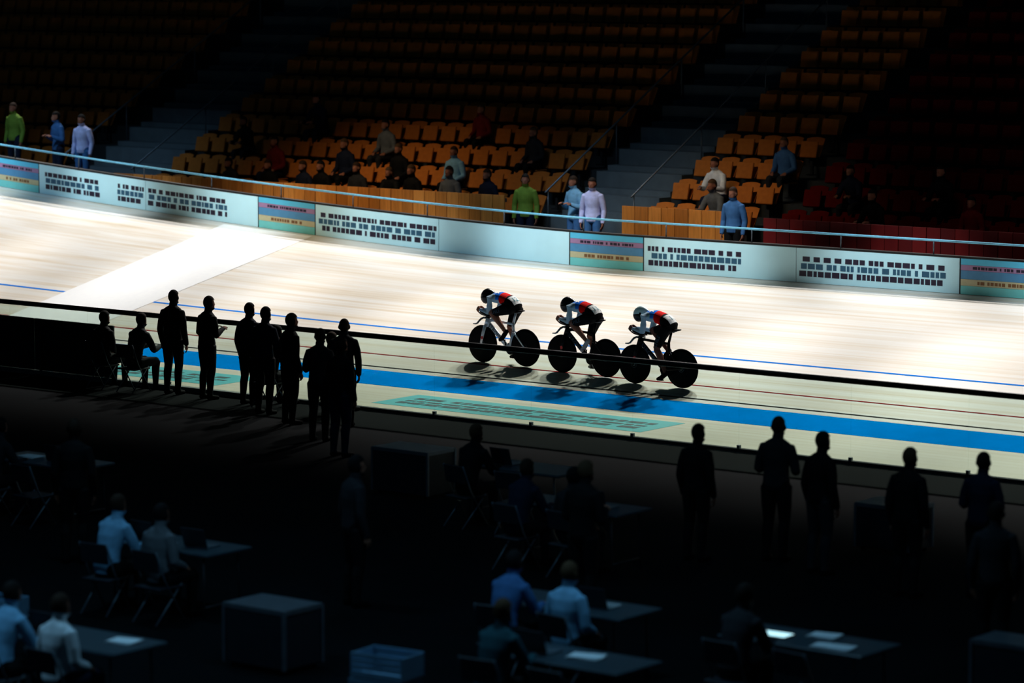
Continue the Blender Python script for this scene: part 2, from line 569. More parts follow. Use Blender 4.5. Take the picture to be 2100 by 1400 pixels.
AISLES = [(-36.6, 1.8), (-20.8, 2.6), (-6.4, 2.2), (6.6, 2.0)]
stair_mesh = None
for ai, (ax, aw) in enumerate(AISLES):
    root = empty('aisle_stairs', (ax, Y0R, Z0R), 0,
                 'blue-grey concrete stair climbing the stand ' + ('beyond the far left block', 'at the left end of the orange seats', 'between the two orange seat blocks', 'beside the red seats')[ai],
                 'stairs')
    for k in range(NROW):
        for hstep in range(2):
            bm = bmesh.new()
            d = DR / 2
            box(bm, (0, DR * k + d * (hstep + 0.5), RISE * k + RISE / 2 * hstep + 0.04), (aw, d + 0.02, 0.16 + RISE / 2 * hstep))
            build('step', bm, M_CONCRETE, root)
    for s in (-1, 1):
        bm = bmesh.new()
        tube(bm, [(s * aw / 2, 0.2, 0.95), (s * aw / 2, DR * NROW - 0.4, 0.95 + RISE * NROW - 0.3)], 0.02, 6)
        for k in range(0, NROW, 3):
            tube(bm, [(s * aw / 2, 0.3 + DR * k, RISE * k + 0.1), (s * aw / 2, 0.3 + DR * k, RISE * k + 1.0)], 0.016, 6)
        build('stair_rail', bm, M_GREYSTEEL, root, True)

# front parapets of upright boards
for nm, lab, x0, x1, mats, top in (
        ('timber_parapet', 'orange upright-board parapet in front of the large orange seat block', -19.2, -7.9, M_ORANGEWOOD, 2.47),
        ('timber_parapet', 'short orange upright-board parapet between the stair and the red boards', -4.9, -2.3, M_ORANGEWOOD, 2.40),
        ('red_parapet', 'deep red upright-board parapet in front of the red seats', -1.5, 9.5, M_REDWOOD, 2.32),
        ('timber_parapet', 'orange upright-board parapet left of the left stair', -34.0, -22.6, M_ORANGEWOOD, 2.5)):
    root = empty(nm, ((x0 + x1) / 2, 8.6, 1.2), 0, lab, 'parapet')
    n = int((x1 - x0) / 0.30)
    pw = (x1 - x0) / n
    for i in range(n):
        bm = bmesh.new()
        x = x0 + pw * (i + 0.5) - (x0 + x1) / 2
        h = top - 1.2
        box(bm, (x, RND.uniform(-0.006, 0.006), h / 2), (pw - 0.014, 0.04, h))
        build('board', bm, mats[i % 3], root)
    bm = bmesh.new()
    box(bm, (0, 0.045, top - 1.3), (x1 - x0, 0.05, 0.08)); box(bm, (0, 0.045, 0.3), (x1 - x0, 0.05, 0.08))
    build('back_rail', bm, M_TREAD, root)

# seats ------------------------------------------------------------
def seat_meshes(m):
    out = []
    bm = bmesh.new()
    loft(bm, [((-0.19, 0.13, 0.47), 0.02, 0.02), ((-0.16, 0.15, 0.62), 0.03, 0.022), ((-0.15, 0.19, 0.80), 0.028, 0.02)], 6)
    bm.free()
    bm = bmesh.new()     # backrest: slightly curved shell
    cols = 5
    V = []
    for i in range(cols + 1):
        u = -1 + 2 * i / cols
        V.append([(bm.verts.new((0.215 * u, 0.17 - 0.035 * u * u + dy + t * 0.22, 0.44 + t * (0.40 - 0.03 * u * u))))
                  for dy in (0, 0.025) for t in (0.0, 0.5, 1.0)])
    for a, b in zip(V, V[1:]):
        for f in ((0, 1), (1, 2)):
            bm.faces.new((a[f[0]], a[f[1]], b[f[1]], b[f[0]])); bm.faces.new((a[3 + f[0]], b[3 + f[0]], b[3 + f[1]], a[3 + f[1]]))
        bm.faces.new((a[2], a[5], b[5], b[2])); bm.faces.new((a[0], b[0], b[3], a[3]))
    for v in (V[0], V[-1]):
        bm.faces.new((v[0], v[1], v[4], v[3])); bm.faces.new((v[1], v[2], v[5], v[4]))
    out.append(('backrest', to_mesh('backrest', bm, m)))
    bm = bmesh.new()     # folded-up pan, leaning against the back
    box(bm, (0, 0.085, 0.60), (0.40, 0.05, 0.34), rot=Matrix.Rotation(radians(-14), 3, 'X'), bevel=0.012)
    out.append(('seat_pan', to_mesh('seat_pan', bm, m)))
    bm = bmesh.new()
    box(bm, (0, 0.20, 0.28), (0.06, 0.05, 0.42)); box(bm, (0, 0.15, 0.43), (0.36, 0.12, 0.03)); box(bm, (0, 0.17, 0.075), (0.16, 0.14, 0.02))
    out.append(('bracket', to_mesh('bracket', bm, M_SEATLEG)))
    return out


SEATS = {'orange': seat_meshes(M_SEAT), 'red': seat_meshes(M_SEATRED)}
PAN_DOWN = {}
for c, m in (('orange', M_SEAT), ('red', M_SEATRED)):
    bm = bmesh.new(); box(bm, (0, -0.01, 0.395), (0.40, 0.36, 0.035), bevel=0.012); PAN_DOWN[c] = to_mesh('seat_pan', bm, m)
BLOCKS = [(-34.8, -22.4, 'orange', 'far left'), (-19.3, -7.7, 'orange', 'large middle'), (-5.1, -2.1, 'orange', 'narrow right'), (-1.9, 5.2, 'red', 'red')]
PEOPLE_AT = {}      # filled below: (row, rounded x) of occupied seats


def seat_floor(k):
    return Y0R + DR * k + 0.42, Z0R + RISE * k


SIT_ROWS = [(0, [(-15.2, 'BLK'), (-14.4, 'NAVY'), (-13.6, 'BLK'), (-12.7, 'CHAR'), (-11.9, 'BLK'), (-11.2, 'BLK'), (-10.2, 'GREY'), (-9.2, 'NAVY'), (-16.2, 'CHAR')]),
            (1, [(-15.8, 'DEEPRED'), (-14.0, 'NAVY'), (-12.2, 'BLK'), (-10.6, 'PALE'), (-3.8, 'WHITE')]),
            (2, [(-17.4, 'BLK'), (-13.2, 'GREY'), (-9.4, 'CHAR'), (-3.0, 'JEAN')]),
            (3, [(-16.0, 'NAVY'), (-11.0, 'DEEPRED')]),
            (0, [(0.4, 'BLK'), (2.3, 'DEEPRED'), (-3.4, 'GREY')]),
            (1, [(-0.4, 'NAVY'), (1.6, 'BLK')])]
NUM = ORD + ['fourteenth', 'fifteenth', 'sixteenth', 'seventeenth', 'eighteenth', 'nineteenth', 'twentieth', 'twenty-first', 'twenty-second',
             'twenty-third', 'twenty-fourth', 'twenty-fifth']
cand = []
for k in range(NROW):
    y, z = seat_floor(k)
    left = -24.0 - (y - 9.6) * 1.05 - 0.8
    right = 4.2 - (y - 9.6) * 0.57
    for x0, x1, c, nm in BLOCKS:
        n = int((x1 - x0) / 0.52)
        for i in range(n):
            x = x0 + 0.26 + i * 0.52
            if left < x < right:
                cand.append((k, x, y, z, c, nm, i, n))
cand.sort(key=lambda q: (q[0], q[1]))
near, far = cand[:300], cand[300:]
TAKEN = {}      # (row, wished x) -> seat centre
for k, lst in SIT_ROWS:
    for x, c in lst:
        free = [q for q in near if q[0] == k and (k, q[1]) not in TAKEN.values()]
        TAKEN[(k, x)] = (k, min(free, key=lambda q: abs(q[1] - x))[1])
occ = set(TAKEN.values())
for k, x, y, z, c, nm, i, n in near:
    pos = NUM[n - 1 - i] + ' from the right' if nm == 'far left' else NUM[i] + ' from the left'
    lab = ('dark red' if c == 'red' else 'orange') + ' tip-up seat, %s in the %s row of the %s block' % (pos, ORD[k], nm)
    e = empty('stadium_seat', (x, y, z), RND.uniform(-0.01, 0.01), lab, 'seat', 'seats in the %s row, %s block' % (ORD[k], nm))
    for pn, me in SEATS[c]:
        if pn == 'seat_pan' and (k, x) in occ: me = PAN_DOWN[c]
        link_mesh(pn, me, e)
bm = bmesh.new()
for k, x, y, z, c, nm, i, n in far:
    mi = 1 if c == 'red' else 0
    box(bm, (x, y + 0.27, z + 0.64), (0.43, 0.03, 0.42), mi, Matrix.Rotation(radians(-20), 3, 'X'))
    box(bm, (x, y + 0.085, z + 0.60), (0.40, 0.05, 0.34), mi, Matrix.Rotation(radians(-14), 3, 'X'))
o = build('upper_seats', bm, [M_SEAT, M_SEATRED])
tag(o, 'dim orange seats of the upper rows of the stand', 'seats', None, 'stuff')

# ------------------------------------------------------------------ people
def hand(bm, W, d, n, side, curl, sc=1.0):
    """palm, four unequal bent fingers and a thumb; n is the back of the hand, side the thumb side"""
    d, n = d.normalized(), n.normalized()
    n = (n - d * n.dot(d)).normalized()
    s = d.cross(n) * side
    W = Vector(W)
    loft(bm, [(W - d * 0.01, 0.026 * sc, 0.020 * sc), (W + d * 0.03 * sc, 0.036 * sc, 0.019 * sc), (W + d * 0.085 * sc, 0.041 * sc, 0.016 * sc)], 10, s)
    for i, (off, L) in enumerate(((0.031, 0.92), (0.011, 1.0), (-0.010, 0.95), (-0.030, 0.76))):
        p = W + d * (0.08 * sc) + s * off * sc
        a = 0.0
        pts = [p - d * 0.02 * sc]
        for seg in (0.044, 0.028, 0.022):
            a += radians(curl)
            p = p + (d * cos(a) - n * sin(a)) * seg * L * sc
            pts.append(p)
        tube(bm, pts, [0.0105 * sc, 0.0098 * sc, 0.009 * sc, 0.008 * sc], 8)
    t = W + d * 0.025 * sc + s * 0.03 * sc
    t1 = t + (s * 0.7 + d * 0.6 - n * 0.3).normalized() * 0.04 * sc
    t2 = t1 + (d * 0.9 - n * 0.5 - s * 0.1).normalized() * 0.032 * sc
    tube(bm, [t - d * 0.01, t1, t2], [0.014 * sc, 0.0115 * sc, 0.0095 * sc], 8)


class Body:
    """gathers overlapping closed shapes, labels regions, fuses them into one continuous skin"""
    def __init__(s):
        s.bm = bmesh.new(); s.seg = []

    def limb(s, label, pts, rs, lat=None, flat=None):
        tube(s.bm, pts, rs, 12, cap=0.7, flat=flat, lat=lat)
        s.note(label, pts, rs)

    def note(s, label, pts, rs):
        for a, b, r0, r1 in zip(pts, pts[1:], rs, rs[1:]):
            s.seg.append((Vector(a), Vector(b), (r0 + r1) / 2, label))

    def fuse(s, voxel, smooth=4):
        me = remesh(s.bm, voxel, smooth)
        lab = []
        for p in me.polygons:
            c = p.center
            best, bl = 1e9, ''
            for a, b, r, l in s.seg:
                ab = b - a
                t = max(0.0, min(1.0, (c - a).dot(ab) / max(ab.length_squared, 1e-9)))
                d = (c - a - ab * t).length - r
                if d < best: best, bl = d, l
            lab.append(bl)
        s.me, s.lab = me, lab
        return me


def garment(name, me, lab, keep, off, mats, pick=None, parent=None):
    """a close-fitting garment: the body's own faces of some regions, pushed out along the skin's normals"""
    fs = [p for p, l in zip(me.polygons, lab) if keep(l, p.center)]
    idx, vs = {}, []
    for p in fs:
        for v in p.vertices:
            if v not in idx:
                idx[v] = len(vs)
                vs.append(me.vertices[v].co + me.vertices[v].normal * off)
    g = bpy.data.meshes.new(name)
    g.from_pydata(vs, [], [[idx[v] for v in p.vertices] for p in fs])
    for m in (mats if isinstance(mats, list) else [mats]): g.materials.append(m)
    for q, p in zip(g.polygons, fs):
        q.use_smooth = True
        if pick: q.material_index = pick(p.center, p.normal)
    return link_mesh(name, g, parent) if parent else g


def person_meshes(pose):
    """front faces -y; returns [(part name, mesh, slot kind)]"""
    B = Body()
    V = Vector
    sit = pose.startswith('sit')
    lean = {'stand': 0.02, 'stand_arms': 0.03, 'sit': 0.03, 'sit_lean': 0.18}[pose]
    pz = 0.50 if sit else 0.92
    def tp(h):      # point on the trunk at height h above the pelvis
        return V((0, -lean * max(0.0, h / 0.55) ** 1.3 + 0.02 * sin(h * 5), pz + h))
    tr = [(tp(-0.06), 0.13, 0.10), (tp(0.03), 0.168, 0.125), (tp(0.14), 0.150, 0.110), (tp(0.24), 0.145, 0.105), (tp(0.36), 0.168, 0.118),
          (tp(0.46), 0.180, 0.110), (tp(0.53), 0.150, 0.085), (tp(0.57), 0.080, 0.065)]
    loft(B.bm, tr, 16, V((1, 0, 0)))
    B.note('torso', [t[0] for t in tr], [0.13] * len(tr))
    neck = tp(0.56)
    hc = neck + V((0, -0.035, 0.165))
    B.limb('neck', [neck - V((0, 0, 0.03)), neck + V((0, -0.015, 0.08))], [0.058, 0.055])
    ellipsoid(B.bm, hc + V((0, 0.012, 0.02)), (0.076, 0.098, 0.105)); B.note('head', [hc, hc + V((0, 0, 0.03))], [0.1, 0.1])
    ellipsoid(B.bm, hc + V((0, -0.03, -0.045)), (0.058, 0.066, 0.072))
    ellipsoid(B.bm, hc + V((0, -0.098, -0.022)), (0.014, 0.02, 0.026)); ellipsoid(B.bm, hc + V((0, -0.088, -0.066)), (0.026, 0.012, 0.009))
    for s in (-1, 1):
        ellipsoid(B.bm, hc + V((s * 0.079, 0.012, -0.01)), (0.011, 0.02, 0.032))
        ellipsoid(B.bm, hc + V((s * 0.03, -0.080, 0.006)), (0.013, 0.010, 0.009))
        sh = tp(0.485) + V((s * 0.185, 0, 0))
        if pose == 'stand': el, wr = sh + V((s * 0.05, 0.03, -0.30)), sh + V((s * 0.05, -0.05, -0.55))
        elif pose == 'stand_arms': el, wr = sh + V((s * 0.06, 0.0, -0.29)), sh + V((-s * 0.05, -0.22, -0.20))
        elif pose == 'sit': el, wr = sh + V((s * 0.05, 0.0, -0.29)), sh + V((-s * 0.03, -0.23, -0.37))
        else: el, wr = sh + V((s * 0.05, -0.12, -0.27)), sh + V((-s * 0.04, -0.36, -0.24))
        B.limb('arm', [sh - V((s * 0.03, 0, 0)), sh * 0.5 + el * 0.5, el], [0.062, 0.052, 0.044])
        B.limb('arm', [el, el * 0.6 + wr * 0.4, wr], [0.044, 0.042, 0.029])
        hd = wr - el
        hand(B.bm, wr, hd, V((s, -0.2, 0.3)) if pose == 'stand' else V((s * 0.3, 0, 1)), -s if pose != 'stand' else -s, 22)
        B.note('hand', [wr + hd.normalized() * 0.02, wr + hd.normalized() * 0.14], [0.04, 0.03])
        hip = V((s * 0.095, 0, pz))
        if sit: kn, an = V((s * 0.13, -0.43, 0.50)), V((s * 0.13, -0.40, 0.10))
        else: kn, an = V((s * 0.105, -0.02, 0.50)), V((s * 0.11, 0.03, 0.095))
        B.limb('leg', [hip, hip * 0.5 + kn * 0.5, kn], [0.098, 0.084, 0.062])
        B.limb('leg', [kn, kn * 0.7 + an * 0.3 + V((0, 0.015, 0)), an], [0.060, 0.060, 0.040])
        B.limb('foot', [an + V((0, 0.035, -0.055)), an + V((0, -0.05, -0.058)), an + V((s * 0.015, -0.165, -0.068))], [0.036, 0.041, 0.028])
        B.limb('foot', [an, an + V((0, 0.0, -0.05))], [0.042, 0.042])
    me = B.fuse(0.0125, 3)
    me.materials.append(M_SKIN)
    L = B.lab
    cut = pz + 0.02
    out = [('body', me, None)]
    out.append(('jacket', garment('jacket', me, L, lambda l, c: l == 'arm' or (l == 'torso' and c.z > cut - 0.05), 0.014, M_BLACKFAB), 'top'))
    out.append(('trousers', garment('trousers', me, L, lambda l, c: l == 'leg' or (l == 'torso' and c.z <= cut), 0.010, M_BLACKFAB), 'low'))
    for s in (-1, 1):
        out.append(('shoe', garment('shoe', me, L, lambda l, c, s=s: l == 'foot' and c.x * s > 0, 0.007, M_BLACK), None))
    hz = hc.z
    out.append(('hair', garment('hair', me, L, lambda l, c: l == 'head' and (c.z > hz + 0.055 or (c.y > hc.y + 0.0 and c.z > hz - 0.06)), 0.012, M_BLACKFAB), 'hair'))
    return out


POSES = {p: person_meshes(p) for p in ('stand', 'stand_arms', 'sit', 'sit_lean')}
HAIR = [(22, 16, 12), (44, 30, 20), (12, 11, 12), (70, 52, 34)]


def add_person(pose, x, y, z, rz, label, top, low, hair=0, sc=1.0, group=None):
    e = empty('person', (x, y, z), rz, label, 'person', group)
    e.scale = (sc, sc, sc)
    for nm, me, kind in POSES[pose]:
        o = link_mesh(nm, me, e)
        if kind:
            o.material_slots[0].link = 'OBJECT'
            o.material_slots[0].material = fabric(top if kind == 'top' else low if kind == 'low' else HAIR[hair])
    return e


NAVY, BLK, CHAR, PALE, LILAC, HIVIS, DEEPRED, JEAN, GREY, WHITE, TEAL = ((20, 28, 48), (10, 11, 13), (34, 36, 40), (120, 172, 206), (186, 190, 232),
    (108, 138, 52), (110, 22, 24), (58, 100, 150), (96, 102, 108), (214, 222, 228), (30, 74, 84))
CN = {NAVY: 'navy', BLK: 'black', CHAR: 'charcoal', PALE: 'pale blue', LILAC: 'lilac-white', HIVIS: 'yellow-green', DEEPRED: 'dark red', JEAN: 'blue',
      GREY: 'grey', WHITE: 'white', TEAL: 'dark teal'}

# stewards standing at the foot of the two stairs
add_person('stand', -5.75, 8.75, 1.15, 0.3, 'steward in lilac-white shirt and blue trousers standing at the middle stair', LILAC, JEAN, 0)
add_person('stand_arms', -6.35, 8.95, 1.15, -0.2, 'steward in pale blue shirt beside the lilac-shirted steward at the middle stair', PALE, JEAN, 1)
add_person('stand', -7.55, 8.85, 1.15, 0.5, 'steward in yellow-green vest standing left of the middle stair', HIVIS, NAVY, 2)
add_person('stand', -20.3, 8.7, 2.0, 0.2, 'steward in lilac-white shirt standing at the left stair', LILAC, JEAN, 2)
add_person('stand_arms', -21.2, 8.8, 2.03, -0.3, 'steward in blue jacket standing just left of the left stair steward', JEAN, NAVY, 0)
add_person('stand', -22.6, 8.75, 2.2, 0.1, 'steward in yellow-green vest near the left edge of the stand', HIVIS, NAVY, 1)
add_person('stand', -2.0, 8.3, 1.15, 0.1, 'steward in blue jacket where the orange and red parapets meet', JEAN, BLK, 1)
# spectators sitting in the stand: (row, x, colour)
CODE = dict(NAVY=NAVY, BLK=BLK, CHAR=CHAR, PALE=PALE, DEEPRED=DEEPRED, JEAN=JEAN, GREY=GREY, WHITE=WHITE)
count = {}
for k, lst in SIT_ROWS:
    for xw, cc in sorted(lst):
        x, c = TAKEN[(k, xw)][1], CODE[cc]
        y, z = seat_floor(k)
        blk = [b for b in BLOCKS if b[0] <= x <= b[1]][0][3]
        key = (k, blk, c)
        count[key] = count.get(key, 0) + 1
        nth = ['', 'second ', 'third ', 'fourth ', 'fifth '][count[key] - 1]
        lab = '%sspectator in %s jacket from the left, %s row of the %s block' % (nth, CN[c], ORD[k], blk) if nth else \
            '%s spectator in %s jacket, %s row of the %s seat block' % ('leftmost', CN[c], ORD[k], blk)
        add_person(RND.choice(['sit', 'sit_lean']), x, y - 0.01, z + 0.0, RND.uniform(-0.12, 0.12), lab, c, RND.choice([BLK, NAVY, CHAR]), RND.randrange(4), RND.uniform(0.96, 1.04))

# ------------------------------------------------------------------ infield
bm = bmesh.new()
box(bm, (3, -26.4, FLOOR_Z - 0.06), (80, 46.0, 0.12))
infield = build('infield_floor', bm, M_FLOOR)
tag(infield, 'dark infield floor in front of the glass barrier', None, None, 'structure')

BY, BZ = -3.33, FLOOR_Z
bar = empty('glass_barrier', (0, BY, BZ), 0, 'frameless tinted glass barrier with black rail between infield and track', 'barrier')
bm = bmesh.new()
loft(bm, [((XL, 0, 1.256), 0.045, 0.038), ((XR, 0, 1.256), 0.045, 0.038)], 10, Vector((0, 0, 1)))
build('top_rail', bm, M_RAIL, bar, True)
bm = bmesh.new(); box(bm, ((XL + XR) / 2, 0, 0.03), (XR - XL, 0.09, 0.06))
build('base_channel', bm, M_TREAD, bar)
bm = bmesh.new(); box(bm, (0, 0, 0), (1.9995, 0.014, 1.17))
for f in bm.faces: f.material_index = 0 if abs(f.normal.y) > 0.5 else 1
gm = to_mesh('glass_panel', bm, [M_GLASS, M_GLASSEDGE])
for i in range(int((XR - XL) / 2)):
    link_mesh('glass_panel', gm, bar, (XL + 1 + 2 * i, 0, 0.645))
bm = bmesh.new(); box(bm, (0, 0, 0), (0.05, 0.05, 0.06))
cm = to_mesh('glass_clamp', bm, M_GREYSTEEL)
for i in range(int((XR - XL) / 2) + 1):
    link_mesh('glass_clamp', cm, bar, (XL + 2 * i, 0, 0.08))

# dark board against the barrier at the left, light foot strip
bd = empty('hoarding_board', (-11.6, BY - 0.14, BZ), 0, 'dark teal hoarding board standing against the left end of the barrier', 'hoarding')
for i in range(4):
    bm = bmesh.new(); box(bm, (-2.6 + i * 2.0, 0, 0.56), (1.985, 0.05, 0.93), bevel=0.008)
    build('board_panel', bm, M_DARKBOARD, bd)
bm = bmesh.new(); box(bm, (2.1, -0.03, 0.05), (11.4, 0.12, 0.08))
build('foot_strip', bm, M_LIGHTEDGE, bd)
for i in range(4):
    bm = bmesh.new(); box(bm, (-3.4 + i * 2, -0.14, 0.02), (0.06, 0.3, 0.04)); box(bm, (-3.4 + i * 2, -0.06, 0.4), (0.04, 0.04, 0.7))
    build('stay', bm, M_TREAD, bd)

# tables -----------------------------------------------------------
def table_meshes():
    out = []
    bm = bmesh.new(); box(bm, (0, 0, 0.735), (1.7, 0.75, 0.035), bevel=0.008)
    out.append(('table_top', to_mesh('table_top', bm, M_TABLE)))
    for s in (-1, 1):
        bm = bmesh.new()
        for t in (-1, 1): tube(bm, [(s * 0.72, t * 0.30, 0.0), (s * 0.70, t * 0.28, 0.72)], 0.014, 6)
        tube(bm, [(s * 0.72, -0.29, 0.12), (s * 0.72, 0.29, 0.12)], 0.012, 6)
        out.append(('leg_frame', to_mesh('leg_frame', bm, M_SEATLEG, True)))
    return out


TAB = table_meshes()


def add_table(x, y, label, rz=0.0):
    e = empty('folding_table', (x, y, BZ), rz, label, 'table')
    for nm, me in TAB: link_mesh(nm, me, e)
    return e


def chair_meshes():
    out = []
    bm = bmesh.new(); box(bm, (0, 0, 0.405), (0.42, 0.40, 0.03), bevel=0.01); out.append(('seat', to_mesh('seat', bm, M_CASE)))
    bm = bmesh.new(); box(bm, (0, 0.21, 0.72), (0.40, 0.025, 0.24), rot=Matrix.Rotation(radians(-8), 3, 'X'), bevel=0.008); out.append(('backrest', to_mesh('backrest', bm, M_CASE)))
    for sx in (-1, 1):
        bm = bmesh.new(); tube(bm, [(sx * 0.2, -0.2, 0), (sx * 0.2, 0.1, 0.5), (sx * 0.2, 0.235, 0.84)], 0.011, 6); out.append(('leg', to_mesh('leg', bm, M_GREYSTEEL, True)))
        bm = bmesh.new(); tube(bm, [(sx * 0.19, 0.24, 0), (sx * 0.19, -0.17, 0.44)], 0.011, 6); out.append(('leg', to_mesh('leg', bm, M_GREYSTEEL, True)))
    return out


CH = chair_meshes()


def add_chair(x, y, rz, label):
    e = empty('folding_chair', (x, y, BZ), rz, label, 'chair')
    for nm, me in CH: link_mesh(nm, me, e)


def laptop_meshes():
    bm = bmesh.new(); box(bm, (0, 0, 0.009), (0.34, 0.24, 0.018), bevel=0.004); a = to_mesh('keyboard_base', bm, M_CASEEDGE)
    R = Matrix.Rotation(radians(18), 3, 'X')
    bm = bmesh.new(); box(bm, Vector((0, -0.155, 0.125)), (0.34, 0.010, 0.23), rot=R); b = to_mesh('lid', bm, M_CASE)
    bm = bmesh.new(); box(bm, Vector((0, -0.148, 0.127)), (0.32, 0.006, 0.205), rot=R); c = to_mesh('screen', bm, M_SCREEN)
    return [('keyboard_base', a), ('lid', b), ('screen', c)]


LAP = laptop_meshes()


def add_laptop(x, y, rz, label):
    e = empty('laptop', (x, y, BZ + 0.754), rz, label, 'laptop')
    for nm, me in LAP: link_mesh(nm, me, e)


TABLES = [(7.5, -17.2, 'dark folding table in the left part of the infield, seated people at it'),
          (14.8, -19.3, 'dark folding table nearest the bottom centre of the picture'),
          (16.2, -17.2, 'dark folding table bearing the bright lit tablet'),
          (1.8, -13.7, 'dark folding table at the left edge of the infield, farthest from the others'),
          (10.4, -21.6, 'dark folding table in the lower left corner of the infield'),
          (13.3, -17.2, 'dark folding table between the bottom centre table and the barrier'),
          (7.2, -10.2, 'dark folding table closest to the glass barrier'),
          (9.6, -12.2, 'dark folding table in the middle of the infield')]
for x, y, l in TABLES: add_table(x, y, l)
where = ['left infield table', 'bottom centre table', 'bright tablet table', 'far left table', 'lower left corner table', 'table behind bottom centre', 'table closest to barrier', 'middle infield table']
for i, (x, y, l) in enumerate(TABLES):
    add_chair(x - 0.42, y - 0.72, pi + RND.uniform(-0.2, 0.2), 'black folding chair at the left place of the ' + where[i])
    add_chair(x + 0.42, y - 0.72, pi + RND.uniform(-0.2, 0.2), 'black folding chair at the right place of the ' + where[i])
for i, dx, rz in ((0, -0.4, pi), (0, 0.4, pi), (1, -0.35, pi), (3, 0.2, pi), (4, -0.4, pi), (5, 0.3, pi), (6, -0.3, pi), (7, 0.35, pi)):
    x, y, l = TABLES[i]
    add_laptop(x + dx, y + 0.02, 0.0 + RND.uniform(-0.1, 0.1), 'open laptop with lit screen on the %s side of the %s' % ('left' if dx < 0 else 'right', where[i]))
e = empty('tablet', (15.75, -17.25, BZ + 0.754), 0.02, 'bright glowing tablet lying on the dark table', 'tablet')
bm = bmesh.new(); box(bm, (0, 0, 0.006), (0.52, 0.22, 0.012), bevel=0.003); build('tablet_body', bm, M_CASE, e)
bm = bmesh.new(); box(bm, (0, 0, 0.0135), (0.49, 0.19, 0.003)); build('screen', bm, M_SCREENB, e)
for k, (x, y, w) in enumerate(((16.25, -17.0, 0.3), (16.6, -17.4, 0.42), (7.4, -17.35, 0.3), (14.95, -19.25, 0.34), (13.6, -17.15, 0.3), (1.4, -13.7, 0.34), (10.9, -21.5, 0.3))):
    bm = bmesh.new()
    for q in range(3):
        box(bm, (0.01 * q, 0.004 * q, 0.004 + 0.006 * q), (w, 0.21, 0.005), rot=Matrix.Rotation(0.06 * q, 3, 'Z'))
    o = build('paper_sheets', bm, M_PAPER, None, False, (x, y, BZ + 0.7535), RND.uniform(-0.2, 0.2))
    tag(o, 'loose white paper sheets on the ' + ('bright tablet table beside the tablet', 'right end of the bright tablet table', 'left infield table', 'bottom centre table',
        'table behind the bottom centre one', 'far left table', 'lower left corner table')[k], 'papers')
for x, y, w in ((-6.95, -4.0, 'official seated beside the dark board'), (-6.2, -4.0, 'official seated just left of the trio'),
                (-3.05, -3.98, 'official seated beside the standing trio'), (-1.7, -3.98, 'official seated in front of the standing group')):
    add_chair(x, y, pi, 'black folding chair under the ' + w)
# cases, crates and a monitor
def add_case(x, y, s, label, rz=0):
    e = empty('flight_case', (x, y, BZ), rz, label, 'case')
    bm = bmesh.new(); box(bm, (0, 0, s[2] / 2 + 0.06), s, bevel=0.01); build('case_body', bm, M_CASE, e)
    bm = bmesh.new(); box(bm, (0, 0, s[2] + 0.05), (s[0] + 0.02, s[1] + 0.02, 0.05)); build('lid', bm, M_CASEEDGE, e)
    for a in (-1, 1):
        bm = bmesh.new()
        bm.free()
        for b in (-1, 1):
            bm = bmesh.new(); box(bm, (a * s[0] / 2, b * s[1] / 2, s[2] / 2 + 0.06), (0.035, 0.035, s[2])); build('edge_trim', bm, M_CASEEDGE, e)
        for b in (-1, 1):
            bm = bmesh.new(); lathe_y(bm, [(0.0, -0.015), (0.03, -0.015), (0.03, 0.015), (0.0, 0.015)], 12, 0, (a * (s[0] / 2 - 0.08), b * (s[1] / 2 - 0.06), 0.03)); build('caster', bm, M_BLACK, e)


add_case(10.55, -18.9, (0.85, 0.6, 0.62), 'black flight case with alloy edges in front of the left infield table')
add_case(4.6, -9.4, (1.0, 0.6, 0.6), 'black flight case standing left near the glass barrier')
add_case(12.2, -9.0, (0.8, 0.55, 0.55), 'black flight case right of centre near the glass barrier')
add_case(17.4, -15.2, (0.7, 0.5, 0.5), 'small black flight case at the right edge of the infield')
CR = []
bm = bmesh.new()
box(bm, (0, 0, 0.012), (0.6, 0.4, 0.02)); CR.append(('crate_floor', to_mesh('crate_floor', bm, M_PALECRATE)))
for q in range(4):
    for s in (-1, 1):
        bm = bmesh.new(); box(bm, (0, s * 0.195, 0.04 + 0.06 * q), (0.6, 0.012, 0.042)); CR.append(('slat', to_mesh('slat', bm, M_PALECRATE)))
for s in (-1, 1):
    bm = bmesh.new(); box(bm, (s * 0.295, 0, 0.125), (0.012, 0.39, 0.22)); CR.append(('end_panel', to_mesh('end_panel', bm, M_PALECRATE)))
for k, (x, y, z, lab) in enumerate(((13.25, -20.25, 0, 'pale blue slatted crate at the bottom of its stack'), (13.25, -20.25, 0.255, 'pale blue slatted crate in the middle of its stack'),
                                    (13.27, -20.24, 0.51, 'pale blue slatted crate on top of its stack'), (6.3, -18.9, 0, 'pale blue slatted crate alone on the floor near the left infield table'))):
    e = empty('slatted_crate', (x, y, BZ + z), 0.05 * k, lab, 'crate')
    for nm, me in CR: link_mesh(nm, me, e)

